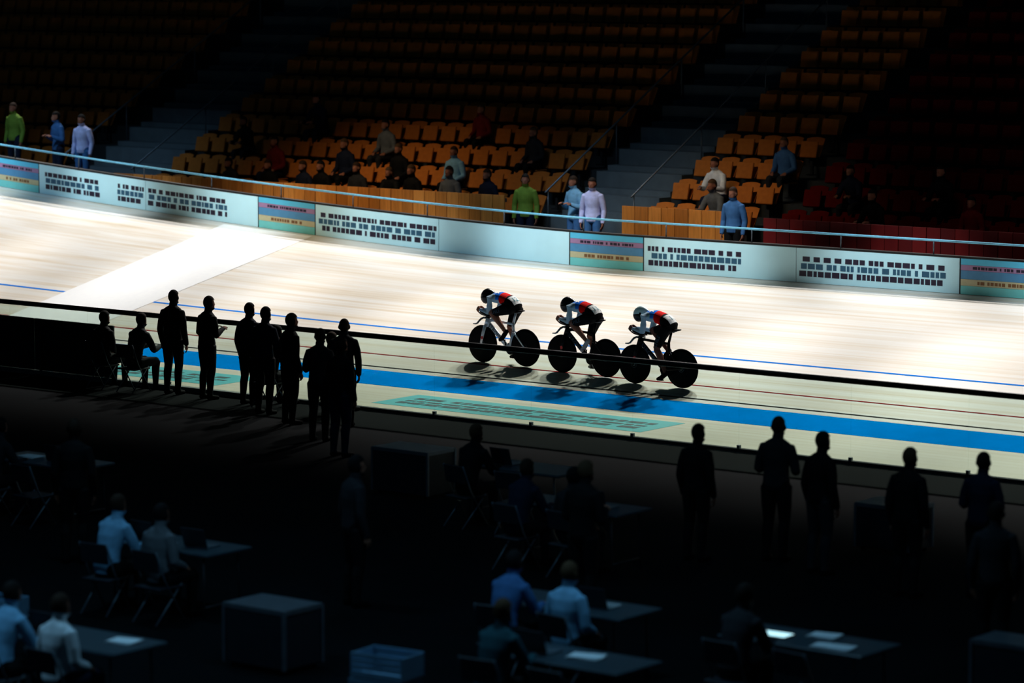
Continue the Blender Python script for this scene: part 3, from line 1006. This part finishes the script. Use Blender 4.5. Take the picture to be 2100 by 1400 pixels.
PI_ = pi
INF = [  # pose, x, y, facing, top, low, label
    ('stand', -5.4, -3.85, pi + 0.2, CHAR, BLK, 'person in charcoal jacket at the barrier, leftmost of the trio rising above its rail'),
    ('stand_arms', -4.5, -3.95, pi - 0.2, BLK, BLK, 'person in black jacket at the barrier, in the middle of the trio'),
    ('stand', -3.5, -4.0, pi, NAVY, BLK, 'person in navy jacket at the barrier, rightmost of the trio'),
    ('stand', -1.4, -5.3, pi - 0.3, BLK, BLK, 'person in black jacket behind the trio at the barrier'),
    ('stand_arms', 0.2, -6.4, pi + 0.3, CHAR, BLK, 'person in charcoal jacket with raised forearms between the barrier groups'),
    ('stand', 1.5, -7.4, pi, BLK, NAVY, 'person in black jacket and navy trousers left of the table closest to the barrier'),
    ('stand_arms', -2.5, -4.7, pi + 0.1, NAVY, BLK, 'person in navy jacket with raised forearms just right of the barrier trio'),
    ('stand', -0.5, -5.0, pi + 0.6, CHAR, BLK, 'person in charcoal jacket standing close to the barrier between two groups'),
    ('sit', -6.95, -4.0, pi, BLK, BLK, 'official in black seated at the barrier beside the dark board'),
    ('sit_lean', -6.2, -4.0, pi, CHAR, BLK, 'official in charcoal seated at the barrier just left of the standing trio'),
    ('sit_lean', -3.05, -3.98, pi, BLK, CHAR, 'official in black seated at the barrier right beside the standing trio'),
    ('sit', -1.7, -3.98, pi, CHAR, BLK, 'official in charcoal seated at the barrier in front of the standing group'),
    ('stand', 10.6, -11.1, pi, BLK, BLK, 'person in black standing at the left of the row below the glass, right side'),
    ('stand_arms', 11.4, -10.5, pi + 0.2, CHAR, BLK, 'tall person in charcoal in the row below the glass, right side'),
    ('stand', 12.3, -10.9, pi - 0.2, BLK, CHAR, 'person in black and charcoal, third in the row below the glass'),
    ('stand', 13.9, -11.5, pi, BLK, BLK, 'person in black, second from the right edge below the glass'),
    ('stand_arms', 14.6, -11.0, pi + 0.1, NAVY, BLK, 'person in navy nearest the right edge below the glass'),
    ('stand', 4.6, -16.0, pi + 0.5, BLK, BLK, 'person in black standing alone at the left of the infield'),
    ('stand', 9.1, -15.9, pi - 0.4, CHAR, BLK, 'person in charcoal standing behind the middle infield table'),
    ('stand_arms', 11.6, -14.8, pi, BLK, BLK, 'person in black with raised forearms, infield centre'),
    ('stand', 16.6, -14.2, pi + 0.4, CHAR, BLK, 'person in charcoal standing beside the small flight case at right'),
    ('sit_lean', 7.08, -17.92, pi, PALE, BLK, 'person in pale blue shirt at the left place of the left infield table'),
    ('sit', 7.92, -17.92, pi, GREY, BLK, 'person in grey shirt at the right place of the left infield table'),
    ('sit_lean', 14.38, -20.02, pi, TEAL, BLK, 'person in dark teal jacket at the bottom centre table'),
    ('sit_lean', 9.98, -22.32, pi, PALE, BLK, 'person in pale blue shirt at the lower left corner table'),
    ('sit', 10.82, -22.32, pi, WHITE, NAVY, 'person in white shirt at the lower left corner table'),
    ('sit_lean', 12.88, -17.92, pi, JEAN, BLK, 'person in blue shirt at the table behind the bottom centre one'),
    ('sit', 13.72, -17.92, pi, PALE, CHAR, 'person in pale blue shirt at the table behind the bottom centre one'),
    ('sit_lean', 1.38, -14.42, pi, CHAR, BLK, 'person in charcoal jacket at the far left table'),
    ('sit_lean', 9.18, -12.92, pi, NAVY, BLK, 'person in navy jacket at the left place of the middle infield table'),
    ('sit', 10.02, -12.92, pi, CHAR, BLK, 'person in charcoal jacket at the right place of the middle infield table'),
    ('sit_lean', 6.78, -10.92, pi, BLK, BLK, 'person in black jacket at the table closest to the barrier'),
    ('sit_lean', 15.78, -17.92, pi, CHAR, BLK, 'person in charcoal jacket bent over the bright tablet'),
]
for i, (ps, x, y, rz, top, low, lab) in enumerate(INF):
    add_person(ps, x, y, BZ, rz, lab, top, low, i % 4, 1.0 if ps.startswith('sit') else RND.uniform(0.97, 1.03))

# ------------------------------------------------------------------ track bikes and riders (local: x forward, y left, z up, origin under the bottom bracket)
BBP = Vector((0, 0, 0.285))
RH, FH = Vector((-0.395, 0, 0.335)), Vector((0.600, 0, 0.335))
WR = 0.335
CRANK = 0.17


def wheel(root, c):
    w = empty('disc_wheel', c); w.parent = root
    bm = bmesh.new()
    lathe_y(bm, [(0.03, 0.032), (0.12, 0.022), (0.22, 0.014), (0.275, 0.012), (0.308, 0.011), (0.312, 0.0), (0.308, -0.011), (0.275, -0.012), (0.22, -0.014), (0.12, -0.022), (0.03, -0.032)], 64)
    build('disc', bm, M_DISC, w, True)
    bm = bmesh.new()
    lathe_y(bm, [(0.306 + 0.029 * (0.5 + 0.5 * cos(a)), 0.0125 * sin(a)) for a in [2 * pi * k / 12 for k in range(13)]], 64)
    build('tyre', bm, M_BLACK, w, True)
    bm = bmesh.new()
    lathe_y(bm, [(0.0, 0.055), (0.012, 0.055), (0.014, 0.045), (0.026, 0.042), (0.030, 0.033), (0.030, -0.033), (0.026, -0.042), (0.014, -0.045), (0.012, -0.055), (0.0, -0.055)], 24)
    build('hub', bm, M_GREYSTEEL, w, True)
    bm = bmesh.new()
    for s in (-1, 1):
        lathe_y(bm, [(0.054, s * 0.0295), (0.057, s * 0.0305), (0.060, s * 0.029)], 32)
    build('hub_ring', bm, M_GREYSTEEL, w)
    return w


def strokes_on_plane(me, origin, u, v):
    for vt in me.vertices:
        vt.co = origin + u * vt.co.x + v * vt.co.y
    return me


def bike(loc, rz, label, frame_m, fork_m, crank_deg):
    root = empty('track_bicycle', loc, rz, label, 'bicycle', None)
    Y = Vector((0, 1, 0))
    def aero(bm, a, b, w0, w1, t=0.016):
        loft(bm, [(a, t, w0), (b, t, w1)], 12, Y, cap=0.2)
    bm = bmesh.new()
    HT, HB = Vector((0.465, 0, 0.80)), Vector((0.505, 0, 0.66))
    aero(bm, HT, HB, 0.058, 0.066, 0.024)
    aero(bm, (0.47, 0, 0.72), BBP + Vector((0.0, 0, 0.015)), 0.044, 0.042)
    aero(bm, (0.46, 0, 0.775), (-0.105, 0, 0.735), 0.024, 0.022)
    aero(bm, (-0.108, 0, 0.76), (-0.115, 0, 0.60), 0.032, 0.034)
    aero(bm, (-0.115, 0, 0.62), (-0.03, 0, 0.31), 0.034, 0.036)
    lathe_y(bm, [(0.0, -0.04), (0.034, -0.04), (0.034, 0.04), (0.0, 0.04)], 16, 0, tuple(BBP))
    fr = build('frame', bm, frame_m, root, True)
    for s in (-1, 1):
        bm = bmesh.new()
        loft(bm, [(BBP + Vector((-0.03, s * 0.03, 0)), 0.010, 0.020), (RH + Vector((0.02, s * 0.052, 0)), 0.008, 0.015), (RH + Vector((-0.025, s * 0.052, 0)), 0.008, 0.015)], 10, Y)
        build('chain_stay', bm, frame_m, fr, True)
        bm = bmesh.new()
        loft(bm, [((-0.11, s * 0.020, 0.60), 0.010, 0.018), ((-0.16, s * 0.035, 0.585), 0.009, 0.017), (RH + Vector((0.0, s * 0.05, 0.01)), 0.007, 0.013)], 10, Y)
        build('seat_stay', bm, frame_m, fr, True)
        # word on the down tube
        me = text_mesh('STROMM', 0.098)
        d = (Vector((0.47, 0, 0.72)) - BBP).normalized()
        u = -d if s > 0 else d
        v = Vector((0, s, 0)).cross(u)
        me = strokes_on_plane(me, Vector((0.30, s * 0.0175, 0.553)), u, v)
        me.materials.append(M_GREYPRINT if frame_m is M_CARBON else M_CARBON)
        link_mesh('lettering', me, fr)
    bm = bmesh.new()
    loft(bm, [((-0.11, 0, 0.74), 0.012, 0.026), ((-0.165, 0, 0.93), 0.012, 0.024)], 10, Y)
    build('seat_post', bm, frame_m, root, True)
    bm = bmesh.new()
    loft(bm, [((-0.335, 0, 0.985), 0.060, 0.012), ((-0.30, 0, 0.982), 0.066, 0.018), ((-0.22, 0, 0.968), 0.055, 0.022), ((-0.12, 0, 0.962), 0.026, 0.020), ((-0.06, 0, 0.958), 0.018, 0.014)], 14, Y)
    sd = build('saddle', bm, M_BLACK, root, True)
    bm = bmesh.new()
    for s in (-1, 1): tube(bm, [(-0.27, s * 0.022, 0.955), (-0.2, s * 0.022, 0.936), (-0.1, s * 0.02, 0.945)], 0.004, 6)
    build('saddle_rail', bm, M_STEEL, sd, True)
    fk = empty('fork'); fk.parent = root
    bm = bmesh.new(); loft(bm, [(HB + Vector((-0.005, 0, 0.02)), 0.055, 0.035), (HB + Vector((0.006, 0, -0.005)), 0.060, 0.034)], 12, Y); build('fork_crown', bm, fork_m, fk, True)
    for s in (-1, 1):
        bm = bmesh.new()
        loft(bm, [(HB + Vector((0.0, s * 0.05, 0.01)), 0.012, 0.036), ((0.55, s * 0.058, 0.52), 0.010, 0.034), (FH + Vector((0, s * 0.055, -0.01)), 0.008, 0.02)], 10, Y)
        build('fork_blade', bm, fork_m, fk, True)
        bm = bmesh.new(); box(bm, (0.560, s * 0.071, 0.452), (0.050, 0.004, 0.052), rot=Matrix.Rotation(0.35, 3, 'Y'), bevel=0.001)
        build('red_badge', bm, mat('badge_red', (205, 34, 36), 0.4), fk)
    wheel(root, RH); wheel(root, FH)
    # handlebar: dropped base bar, extensions and arm rests
    hb = empty('handlebar'); hb.parent = root
    bm = bmesh.new(); loft(bm, [((0.455, 0, 0.80), 0.022, 0.030), ((0.485, 0, 0.825), 0.024, 0.024), ((0.52, 0, 0.81), 0.03, 0.018)], 10, Y); build('stem', bm, frame_m if frame_m is M_CARBON else M_CARBON, hb, True)
    bm = bmesh.new()
    half = [(0.505, 0, 0.815), (0.505, 0.09, 0.815), (0.512, 0.15, 0.800), (0.535, 0.178, 0.760), (0.565, 0.188, 0.722), (0.600, 0.19, 0.708), (0.660, 0.19, 0.706)]
    for s in (-1, 1):
        loft(bm, [((p[0], s * p[1], p[2]), r, r * 0.8) for p, r in zip(half, (0.022, 0.022, 0.022, 0.021, 0.020, 0.016, 0.012))], 10)
    build('base_bar', bm, M_GREYSTEEL, hb, True)
    for s in (-1, 1):
        bm = bmesh.new()
        tube(bm, [(0.40, s * 0.075, 0.842), (0.58, s * 0.06, 0.868), (0.645, s * 0.048, 0.895), (0.705, s * 0.046, 0.945)], 0.0115, 8)
        build('extension', bm, M_CARBON, hb, True)
        bm = bmesh.new()
        loft(bm, [((0.335, s * 0.122, 0.868), 0.050, 0.026), ((0.41, s * 0.108, 0.882), 0.053, 0.034), ((0.50, s * 0.084, 0.899), 0.048, 0.034), ((0.575, s * 0.066, 0.916), 0.040, 0.026)], 12, Y)
        build('arm_rest', bm, M_CARBON, hb, True)
        bm = bmesh.new(); tube(bm, [(0.43, s * 0.075, 0.845), (0.50, s * 0.06, 0.80)], 0.012, 8); build('riser', bm, M_CARBON, hb, True)
    # drive train on the right
    cs = empty('crankset'); cs.parent = root
    bm = bmesh.new()
    lathe_y(bm, [(0.0, -0.050), (0.088, -0.050), (0.104, -0.049), (0.108, -0.047), (0.104, -0.045), (0.088, -0.044), (0.0, -0.044)], 48, 0, tuple(BBP))
    build('chainring', bm, M_CARBON, cs, True)
    for s, dd in ((1, 0), (-1, 180)):
        a = radians(crank_deg + dd)
        p = BBP + Vector((CRANK * cos(a), 0, CRANK * sin(a)))
        bm = bmesh.new(); loft(bm, [(BBP + Vector((0, s * 0.060, 0)), 0.009, 0.018), (p + Vector((0, s * 0.072, 0)), 0.008, 0.013)], 10, Y); build('crank_arm', bm, M_CARBON, cs, True)
        bm = bmesh.new(); box(bm, p + Vector((0, s * 0.115, 0)), (0.07, 0.07, 0.014), bevel=0.004); tube(bm, [p + Vector((0, s * 0.07, 0)), p + Vector((0, s * 0.12, 0))], 0.006, 6); build('pedal', bm, M_BLACK, cs, True)
    bm = bmesh.new()
    lathe_y(bm, [(0.0, -0.050), (0.028, -0.050), (0.031, -0.047), (0.028, -0.044), (0.0, -0.044)], 20, 0, tuple(RH))
    build('rear_cog', bm, M_STEEL, root, True)
    bm = bmesh.new()
    tube(bm, [BBP + Vector((0, -0.047, 0.107)), RH + Vector((0, -0.047, 0.031))], 0.005, 6); tube(bm, [BBP + Vector((0, -0.047, -0.107)), RH + Vector((0, -0.047, -0.031))], 0.005, 6)
    build('chain', bm, M_STEEL, root, True)
    return root


def ik(a, b, l1, l2, fwd):
    d = b - a
    L = min(d.length, l1 + l2 - 1e-3)
    u = d.normalized()
    x = (l1 * l1 - l2 * l2 + L * L) / (2 * L)
    h = math.sqrt(max(l1 * l1 - x * x, 0))
    f = (fwd - u * fwd.dot(u)).normalized()
    return a + u * x + f * h


def star_mesh(R, r):
    bm = bmesh.new()
    vs = [bm.verts.new(((R if k % 2 == 0 else r) * sin(pi * k / 5), (R if k % 2 == 0 else r) * cos(pi * k / 5), 0)) for k in range(10)]
    c = bm.verts.new((0, 0, 0))
    for k in range(10): bm.faces.new((c, vs[k], vs[(k + 1) % 10]))
    bmesh.ops.subdivide_edges(bm, edges=bm.edges[:], cuts=3, use_grid_fill=True)
    return to_mesh('star', bm, mat('white_star_print', (255, 255, 255), 0.85, vary=0.01, spec=0.03))


def grid_mesh(w, h, n=16):
    bm = bmesh.new()
    bmesh.ops.create_grid(bm, x_segments=n, y_segments=n, size=0.5)
    for v in bm.verts: v.co = (v.co.x * w, v.co.y * h, 0)
    return to_mesh('patch', bm, M_BIB)


def conform(me, bvh, org, u, v, off):
    """press a flat 2-D mesh onto the body below it"""
    n = u.cross(v).normalized()
    for vt in me.vertices:
        p = org + u * vt.co.x + v * vt.co.y
        hit, nor, _, _ = bvh.ray_cast(p + n * 0.25, -n, 0.6)
        vt.co = (hit + nor * off) if hit else p
    return me


def rider(loc, rz, label, crank_deg, helm_m, shoe_m, skin_m, bib, head_drop=0.0, back=0.0):
    root = empty('person', loc, rz, label, 'person', None)
    V = Vector
    B = Body()
    dz = back
    tr = [((-0.160, 0, 0.985), 0.130, 0.085), ((-0.146, 0, 1.038), 0.168, 0.108), ((-0.105, 0, 1.088 + dz * 0.3), 0.166, 0.114), ((-0.055, 0, 1.122 + dz * 0.6), 0.152, 0.110),
          ((0.030, 0, 1.155 + dz), 0.145, 0.104), ((0.115, 0, 1.176 + dz), 0.152, 0.104), ((0.200, 0, 1.186 + dz), 0.165, 0.102), ((0.280, 0, 1.182 + dz), 0.166, 0.090),
          ((0.335, 0, 1.178 + dz * 0.7), 0.115, 0.070)]
    loft(B.bm, [(V(c), a, b) for c, a, b in tr], 20, V((0, 1, 0)))
    B.note('torso', [V(t[0]) for t in tr], [0.11] * len(tr))
    hc = V((0.505, 0, 1.195 - head_drop))
    B.limb('neck', [V((0.315, 0, 1.185)), V((0.40, 0, 1.195 - head_drop * 0.5)), hc - V((0.03, 0, 0.01))], [0.062, 0.056, 0.055])
    tilt = Matrix.Rotation(radians(38), 3, 'Y')
    ellipsoid(B.bm, hc + V((-0.015, 0, 0.02)), (0.098, 0.074, 0.098)); B.note('head', [hc, hc + V((0.03, 0, -0.05))], [0.1, 0.08])
    ellipsoid(B.bm, hc + tilt @ V((0.036, 0, -0.050)), (0.062, 0.056, 0.068), tilt)
    ellipsoid(B.bm, hc + tilt @ V((0.096, 0, -0.025)), (0.018, 0.013, 0.024), tilt); ellipsoid(B.bm, hc + tilt @ V((0.086, 0, -0.070)), (0.012, 0.024, 0.009), tilt)
    for s in (-1, 1):
        ellipsoid(B.bm, hc + tilt @ V((0.088, s * 0.03, 0.0)), (0.010, 0.013, 0.009), tilt)
        ellipsoid(B.bm, hc + V((-0.01, s * 0.078, -0.005)), (0.02, 0.010, 0.032), tilt)
        sh, el, wr = V((0.295, s * 0.168, 1.190)), V((0.350, s * 0.125, 0.905)), V((0.610, s * 0.055, 0.945))
        B.limb('upper_arm', [sh - V((0.02, s * 0.05, 0.0)), sh, sh * 0.5 + el * 0.5 + V((-0.008, s * 0.004, 0)), el], [0.058, 0.062, 0.050, 0.041])
        B.limb('forearm', [el, el * 0.65 + wr * 0.35 + V((0, 0, 0.006)), wr], [0.042, 0.042, 0.028])
        hd = V((0.09, -s * 0.008, 0.045))
        hand(B.bm, wr, hd, V((0, s, 0.35)), -s, 62, 0.95)
        B.note('hand', [wr + hd.normalized() * 0.015, wr + hd.normalized() * 0.11], [0.04, 0.04])
        a = radians(crank_deg + (0 if s > 0 else 180))
        pd = BBP + V((CRANK * cos(a), s * 0.115, CRANK * sin(a)))
        up = 0.5 + 0.5 * sin(a)
        pitch = radians(14 + 22 * up - 14 * cos(a))      # toes down
        fd = V((cos(pitch), 0, -sin(pitch)))
        fn = V((sin(pitch), 0, cos(pitch)))
        ball = pd + fn * 0.035
        ank = ball - fd * 0.125 + fn * 0.075
        hip = V((-0.112, s * 0.095, 1.030))
        kn = ik(hip, ank, 0.422, 0.430, V((1, 0, 0.35)))
        kn = kn + V((0, s * 0.005, 0))
        B.limb('thigh', [hip + V((-0.03, 0, -0.005)), hip * 0.65 + kn * 0.35, hip * 0.3 + kn * 0.7, kn], [0.105, 0.095, 0.076, 0.058])
        cf = (kn - ank).normalized()
        B.limb('shin', [kn, kn * 0.7 + ank * 0.3 + V((-0.018, 0, 0)), kn * 0.35 + ank * 0.65 + V((-0.008, 0, 0)), ank], [0.055, 0.060, 0.044, 0.034])
        B.limb('foot', [ank - fn * 0.02 - fd * 0.045, ank - fn * 0.045 + fd * 0.04, ball, ball + fd * 0.075], [0.034, 0.038, 0.036, 0.022], V((0, 1, 0)), None)
        B.limb('foot', [ank, ank - fn * 0.04], [0.036, 0.038])
        setattr(B, 'kn%d' % s, (hip, kn))
    me = B.fuse(0.0078, 4)
    me.materials.append(skin_m)
    link_mesh('body', me, root)
    lab = B.lab
    thigh = {s: getattr(B, 'kn%d' % s) for s in (-1, 1)}
    def keep(l, c):
        if l in ('torso', 'upper_arm', 'forearm'): return True
        if l == 'neck': return c.x < 0.40
        if l == 'thigh':
            h, k = thigh[1 if c.y > 0 else -1]
            t = (c - h).dot(k - h) / (k - h).length_squared
            return t < 0.86
        return False
    def pick(c, n):     # 0 white, 1 blue, 2 red, 3 black
        if c.x > 0.30 and c.z > 1.0 or abs(c.y) > 0.172: 
            return 0 if c.x > 0.1 else 3
        if c.x > 0.105:
            if c.z < 1.0: return 0 if c.x > 0.25 and c.z > 0.84 and abs(c.y) > 0.03 else 3
            return 1 if c.z > 1.165 + dz and c.x < 0.305 - 0.25 * max(0, abs(c.y) - 0.08) else 0
        if c.x > -0.035 + 0.10 * (1.2 - c.z) and c.z > 1.035: return 2
        return 3
    lab2 = [l for l in lab]
    suit = garment('skinsuit', me, lab2, keep, 0.004, [M_WHITEFAB, M_BLUEFAB, M_REDFAB, M_BLACKFAB], None, root)
    fs = [(p, l) for p, l in zip(me.polygons, lab) if keep(l, p.center)]
    for q, (p, l) in zip(suit.data.polygons, fs):
        q.material_index = 0 if l in ('upper_arm', 'forearm', 'neck') else 3 if l == 'thigh' else pick(p.center, p.normal)
    suit['label'] = 'white, blue and red skinsuit with black shorts'
    for s in (-1, 1):
        garment('shoe', me, lab, lambda l, c, s=s: l == 'foot' and c.y * s > 0, 0.005, shoe_m, None, root)
    bvh = BVHTree.FromPolygons([v.co for v in me.vertices], [list(p.vertices) for p in me.polygons])
    # star on the upper back
    nrm = V((-0.1, 0.28, 1)).normalized()
    v = (V((1, 0, 0.0)) - nrm * nrm.x).normalized()
    st = conform(star_mesh(0.078, 0.031), bvh, V((0.205, 0.045, 1.27)), v.cross(nrm), v, 0.0065)
    link_mesh('star_emblem', st, suit)
    # race number on the lower back
    nrm = V((-0.55, 0.12, 0.83)).normalized()
    v = (V((1, 0, 0.3)) - nrm * V((1, 0, 0.3)).dot(nrm)).normalized()
    u = v.cross(nrm)
    org = V((-0.165, 0.020, 1.175))
    nb = link_mesh('race_number', conform(grid_mesh(0.185, 0.185), bvh, org, u, v, 0.008), root)
    nb['label'] = 'pale paper number %s on the lower back' % bib
    tm = text_mesh(bib, 0.135)
    tm.materials.append(M_BIBINK)
    link_mesh('digits', conform(tm, bvh, org, u, v, 0.0115), nb)
    # country name on the thighs
    for s in (-1, 1):
        h, k = thigh[s]
        d = (k - h).normalized()
        side = V((0, s, 0)); side = (side - d * side.dot(d)).normalized()
        tx = text_mesh('CHILE', 0.088)
        tx.materials.append(M_GREYPRINT)
        u2 = -d if s > 0 else d
        v2 = side.cross(u2)
        link_mesh('lettering', conform(tx, bvh, h + (k - h) * 0.66 + side * 0.02, u2, v2, 0.0075), suit)
    # helmet
    hm = empty('helmet'); hm.parent = root
    Hc = hc + V((-0.028, 0, 0.018))
    bm = bmesh.new()
    vs = ellipsoid(bm, (0, 0, 0), (1, 1, 1), None, 28, 18)
    for q in bm.verts:
        x, y, z = q.co
        bk = max(0.0, -x)
        q.co = V((0.150 * x - 0.045 * bk * bk, 0.098 * y * (1 - 0.45 * bk ** 1.6), 0.132 * z * (1 - 0.52 * bk ** 2.0) + 0.030 * bk ** 1.5 - 0.022 * max(0, x)))
    # the open underside, rising towards the tail
    cut = [f for f in bm.faces if f.calc_center_median().z < -0.055 - 0.55 * f.calc_center_median().x * (1 if f.calc_center_median().x < 0 else 0.55) - 0.0]
    bmesh.ops.delete(bm, geom=cut, context='FACES')
    bmesh.ops.solidify(bm, geom=bm.faces[:], thickness=0.006)
    sh = build('shell', bm, helm_m, hm, True, Hc)
    if helm_m is M_WHITEHELM: sh['label'] = 'pale cyan glossy helmet shell'
    bm = bmesh.new()
    vs = ellipsoid(bm, (0, 0, 0), (1, 1, 1), None, 28, 18)
    for q in bm.verts:
        x, y, z = q.co
        q.co = V((0.152 * x, 0.101 * y, 0.150 * z - 0.026 * max(0, x)))
    cut = []
    for f in bm.faces:
        c = f.calc_center_median()
        if c.x < -0.075 or c.z > -0.012 - 0.15 * (c.x - 0.1) - (0.35 * min(0.0, c.x)) or c.z < -0.136 - 0.6 * min(0.0, c.x): cut.append(f)
    bmesh.ops.delete(bm, geom=cut, context='FACES')
    bmesh.ops.solidify(bm, geom=bm.faces[:], thickness=0.004)
    build('visor', bm, M_VISOR, hm, True, Hc)
    bm = bmesh.new()
    tube(bm, [Hc + V((-0.145, -0.030, 0.035)), Hc + V((-0.165, 0, 0.037)), Hc + V((-0.145, 0.030, 0.035))], 0.010, 8)
    build('tail_trim', bm, M_BLACK, hm, True)
    for s in (-1, 1):
        bm = bmesh.new(); tube(bm, [Hc + V((0.0, s * 0.080, -0.07)), Hc + V((0.045, s * 0.05, -0.125)), Hc + V((0.055, 0, -0.145))], 0.005, 6)
        build('chin_strap', bm, M_BLACK, hm, True)
    return root


RIDERS = [
    # front contact x, w ; rear contact x, w
    ((-2.449, 1.031), (-1.450, 0.994), 'silver-framed track bicycle with black disc wheels leading the trio', M_SILVER, M_SILVER, 80,
     'leading cyclist in black helmet and tricolour skinsuit on the silver bicycle', M_BLACKHELM, M_BLACK, M_SKIN, '12', 0.010, 0.0),
    ((-0.577, 0.895), (0.434, 0.844), 'black track bicycle with disc wheels in the middle of the trio', M_CARBON, M_CARBON, 92,
     'middle cyclist in black helmet and tricolour skinsuit, head low behind hands', M_BLACKHELM, mat('light_grey_shoe', (150, 156, 160), 0.5), M_SKIN, '11', 0.0, 0.0),
    ((1.160, 0.685), (2.138, 0.670), 'black track bicycle with disc wheels at the rear of the trio', M_CARBON, M_CARBON, 256,
     'last cyclist in pale cyan helmet and tricolour skinsuit', M_WHITEHELM, M_BLACK, M_SKIN2, '1', 0.0, 0.0)]
for (fx, fw), (rx, rw), blab, fm, km, deg, plab, hm_, sm_, sk_, bib, hd_, bk_ in RIDERS:
    cx = fx + (rx - fx) * (0.600 / 0.995)
    cw = fw + (rw - fw) * (0.600 / 0.995)
    p = on_track(cx, cw)
    rz = pi - math.atan2(fw - rw, rx - fx)
    loc = (p.x, p.y, p.z + 0.002)
    bike(loc, rz, blab, fm, km, deg)
    rider(loc, rz, plab, deg, hm_, sm_, sk_, bib, hd_, bk_)
